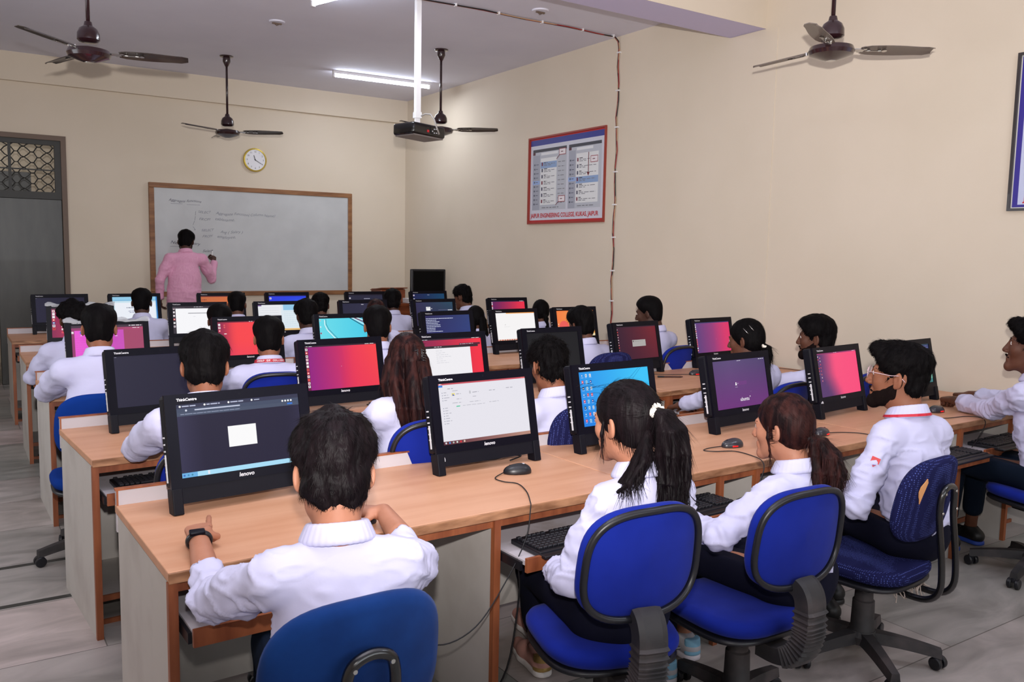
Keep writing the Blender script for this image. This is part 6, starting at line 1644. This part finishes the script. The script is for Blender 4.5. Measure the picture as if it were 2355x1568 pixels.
def pinsI(I):
    mb = MB()
    mb.tube([(-.081, -.02, .072), (-.0835, -.035, .055), (-.084, -.05, .038)], .002, n=5); mb.tube([(-.068, -.052, .088), (-.071, -.066, .071), (-.071, -.08, .054)], .002, n=5)
    hchild(I, 'hair_pins', mb, M_chrome)
def hairI(h): return [strands(h, lock_bundle(0, [(0, -.10, -.04), (.005, -.125, -.06), (.01, -.125, -.10), (.01, -.12, -.15)], .02, 14, .012, .005, 41))]
simple('girl with two silver hair pins and a white hair tie, second row', (3.859, 3.36, 1.128), 2, hscale=1.0, near=1, sex='f', skin='dark', hairfn=hairI, tail=(0, -.11, -.05), yaw=8, hyaw=14, hpitch=-8, extras=both(pinsI, band((0, -.112, -.045), .019, .0085, M_band, 30)), lean=.02, seat=.44)
simple('boy with a thin beard in profile behind the bright pink screen', (4.50, 3.36, 1.118), 2, near=1, skin='dark', hair='thick', yaw=16, hyaw=18, hpitch=-2, beard='full', lean=.03, hscale=1.0, elbL=(4.22, 3.56, .78), armL=(4.44, 3.72, .70))
# ---------------------------------------------------------------- third row
simple('boy with protruding ears seated at the aisle end of the third row', (.66, 4.95, 1.182), 3, skin='mid', hair='short', yaw=-4, hyaw=-4, elbL=(.42, 5.22, .80), armL=(.56, 5.42, .79), width=1.08, lean=.08)
simple('boy with a red lanyard lettered in white and short black hair, third row', (1.565, 4.95, 1.092), 3, skin='mid', hair='mid', yaw=-10, hyaw=-6, extras=lanyard_neck('GROUP OF COLLEGES'), elbL=(1.32, 5.06, .80), armL=(1.45, 5.25, .70), elbR=(1.80, 5.08, .80), armR=(1.72, 5.28, .70), width=1.05)
simple('student with sleek black hair in front of the cyan wallpaper screen', (2.259, 4.95, 1.142), 3, skin='mid', hair='mid', yaw=-6, hyaw=-12, lean=.06)
simple('boy with short black hair in front of the orange wallpaper screen', (3.852, 4.9, 1.109), 3, skin='dark', hair='thick', yaw=0, hyaw=6)
simple('dark boy in profile near the right wall, behind the dark red dialog screen', (4.606, 5.0, 1.172), 3, skin='deep', hair='crop', yaw=10, hyaw=24, lean=.0, hscale=1.0)
# ---------------------------------------------------------------- fourth row
simple('boy with curly black hair at the aisle end of the fourth row', (.715, 6.6, 1.10), 4, skin='dark', hair='curly', yaw=-6, hyaw=16, hscale=.96)
simple('student whose dome of black hair shows left above the red screen', (1.724, 6.65, 1.060), 4, hair='mid', yaw=-6)
simple('boy with rounded black hair to the left of the cyan wallpaper screen', (2.394, 6.6, 1.089), 4, skin='deep', hair='thick', yaw=-4, hyaw=4)
def hairR(h): return [strands(h, lock_bundle(0, [(0, -.10, .05), (.01, -.14, .03), (.03, -.16, -.06), (.06, -.15, -.2), (.09, -.13, -.34)], .035, 22, .013, .004, 51))]
simple('girl with a long brown ponytail falling to the right, fourth row', (3.02, 6.65, 1.095), 4, sex='f', skin='dark', hairm=M_hairR, hairfn=hairR, tail=(0, -.11, .05), yaw=-10, seat=.44)
def hairS(h):
    sp = []
    for k_, (x, y) in enumerate(((-.07, -.02), (-.04, -.08), (.02, -.10), (.06, -.07), (.08, -.02))): sp += lock_bundle(0, [(x * .7, y * .7, .06), (x * 1.1, y * 1.1, -.02), (x * 1.25, y * 1.2, -.14), (x * 1.3 + .02, y * 1.1, -.27), (x * 1.1 + .03, y, -.36)], .02, 8, .014, .004, 60 + k_)
    return [strands(h, sp)]
simple('girl with loose long black hair right of the command line screen', (3.974, 6.6, 1.024), 4, sex='f', skin='dark', hairfn=hairS, tail=(0, -.06, .06), yaw=-6, seat=.42)
def hairT(h):
    pts = []; 
    sp = [([(0, -.09, -.02), (.02, -.11, -.08), (.03, -.11, -.16), (.035, -.10, -.24), (.035, -.09, -.32)], [.022, .021, .019, .016, .010])]
    for i in range(9): z = -.06 - i * .028; sp.append(([(.022 + (.012 if i % 2 else -.004), -.118, z), (.022 + (-.006 if i % 2 else .014), -.112, z - .02)], [.013, .012]))
    return [strands(h, sp)]
simple('girl with a thick black braid next to the white screen with the orange strip', (4.697, 6.6, 1.069), 4, sex='f', skin='dark', hairfn=hairT, tail=(0, -.10, -.03), yaw=-10, seat=.43)
# ---------------------------------------------------------------- farthest row
simple('boy with short black hair before the pale blue page, farthest row', (1.455, 8.25, 1.114), 5, hair='short', yaw=-6, skin='deep', width=1.05)
simple('boy with a lettered red lanyard seated below the left part of the whiteboard', (2.304, 8.25, 1.081), 5, hair='crop', yaw=-8, skin='dark', extras=lanyard_neck('GROUP OF COLLEGES'))
simple('boy with thick black hair seated below the right part of the whiteboard', (3.139, 8.25, 1.059), 5, hair='quiff', yaw=-6)
simple('boy with black hair in front of the brown podium', (3.94, 8.25, 1.087), 5, hair='thick', yaw=-8, hyaw=-14, skin='deep')
simple('boy with spiky black hair turned left in the far right corner', (4.80, 8.25, 1.124), 5, hair='spiky', yaw=4, hyaw=22, skin='dark', hscale=1.0)

for (x, y, a, kind, lb) in ((.80, 3.27, -8, 'bellows', 'blue chair under the boy with glossy hair behind the nearest monitor'), (1.66, 3.26, -4, 'bellows', 'blue chair under the girl with the claw clip'), (2.42, 3.24, 0, 'loop_navy', 'navy dotted chair under the boy with coarse hair, second row'),
        (3.83, 3.26, 8, 'bellows', 'blue chair under the girl with two silver pins'), (4.50, 3.28, 16, 'bellows', 'blue chair under the boy in profile behind the bright pink screen'),
        (.61, 4.78, -2, 'plain', 'deep blue chair with casters showing at the aisle end of the third row'), (1.55, 4.83, -10, 'bellows', 'blue chair with black rim under the boy with the lettered lanyard, third row'), (2.24, 4.85, -4, 'bellows', 'dark blue chair left of the purple to red desktop screen'),
        (3.86, 4.78, 0, 'loop_navy', 'navy dotted chair in front of the orange wallpaper screen'), (4.62, 4.92, 8, 'bellows', 'blue chair under the dark boy near the right wall')):
    chair(x, y, R(a), kind, lb, base_ang=x * 100 + (60 if kind == 'plain' else 0), seat_z=.44, zb=.72 if kind == 'plain' else .765)

# ---------------------------------------------------------------- teacher, podium
def belt(I): pass
T_ = person('teacher in a pink shirt writing on the whiteboard with his back turned', (2.42, 10.80, 1.672), lean=0, base=(2.36, 10.72), yaw=0, hyaw=-24, hpitch=-20, hair='mid', skin='deep', near=1, shirt=M_pink, trousers=M_blkc, standing=True, hscale=1.02,
            armR=(2.80, 11.02, 1.42), elbR=(2.73, 10.86, 1.215), armL=(2.10, 10.76, 1.0), elbL=(2.09, 10.68, 1.22), hands=('relax', 'pen'), fdR=(.10, .45, .85), pnR=(-.5, .8, -.2), fdL=(0.1, .1, -1), pnL=(1, 0, 0), cuff=.97, width=1.18, beard='full')
mk = thing('marker', 'white whiteboard marker held against the board by the teacher', 'marker', (2.80, 11.075, 1.515), 0)
m_ = MB(); m_.tube([(-.02, -.035, -.03), (0.012, .055, .045)], .0075, n=10); m_.build('barrel', M_white, mk); MB().tube([(0.012, .055, .045), (0.0165, .068, .056), (.018, .0715, .059)], [.0075, .004, .002], n=8).build('tip', M_blk, mk)
bt = MB(); pts = [(2.36 + .158 * math.cos(2 * PI * j / 32), 10.72 + .118 * math.sin(2 * PI * j / 32), .945) for j in range(32)]
b_ = bt.tube(pts, .016, n=6, closed=True, flat=.3); bo = b_.mesh('belt', M_steel, True); bo.transform(Matrix.Translation((-2.36, -10.72, 0))); link('belt', bo, T_['t'])

pd = thing('podium', 'brown wooden teacher podium in the front right corner', 'podium', (4.90, 9.85, 0))
MB().b2((-.36, -.22, 0), (.52, .28, .93)).build('cabinet', M_podium, pd)
k = MB(); k.b2((-.40, -.26, .93), (.54, .30, .955)); k.build('work_top', M_podium, pd)
k = MB(); k.box((-.22, .08, 1.04), (.34, .30, .17), bev=.01); k.box((-.22, .06, 1.125), (.36, .34, .012), rot=(R(-6), 0, 0)); k.build('reading_desk', M_podium, pd)
k = MB(); 
for i in range(5): k.box((.02, -.15 + i * .0, .962 + i * .012), (.14, .16, .01), bev=.002)
tag(k.build('paper_stack', M_white), 'small stack of white papers on the podium', 'papers').location = (4.86, 9.85, 0.0)
bm2 = thing('crt_monitor', 'black switched off display standing on the teacher podium', 'monitor', (5.19, 9.82, .955), 0)
MB().box((0, 0, .215), (.50, .05, .42), bev=.012).build('bezel', M_blk, bm2)
MB().b2((-.22, -.027, .05), (.22, -.0255, .40)).build('screen', mat('dark_glass', (7, 7, 8), .4, spec=.1), bm2)
MB().box((0, .10, .22), (.36, .16, .32), bev=.04).build('back_shell', M_blk, bm2)
k = MB(); add_text(k, 'lenovo', .034, Matrix.Translation((0, -.0275, .014)) @ Matrix.Rotation(R(90), 4, 'X'), None, align='CENTER', weight=.001); k.build('maker_mark', M_print, bm2)
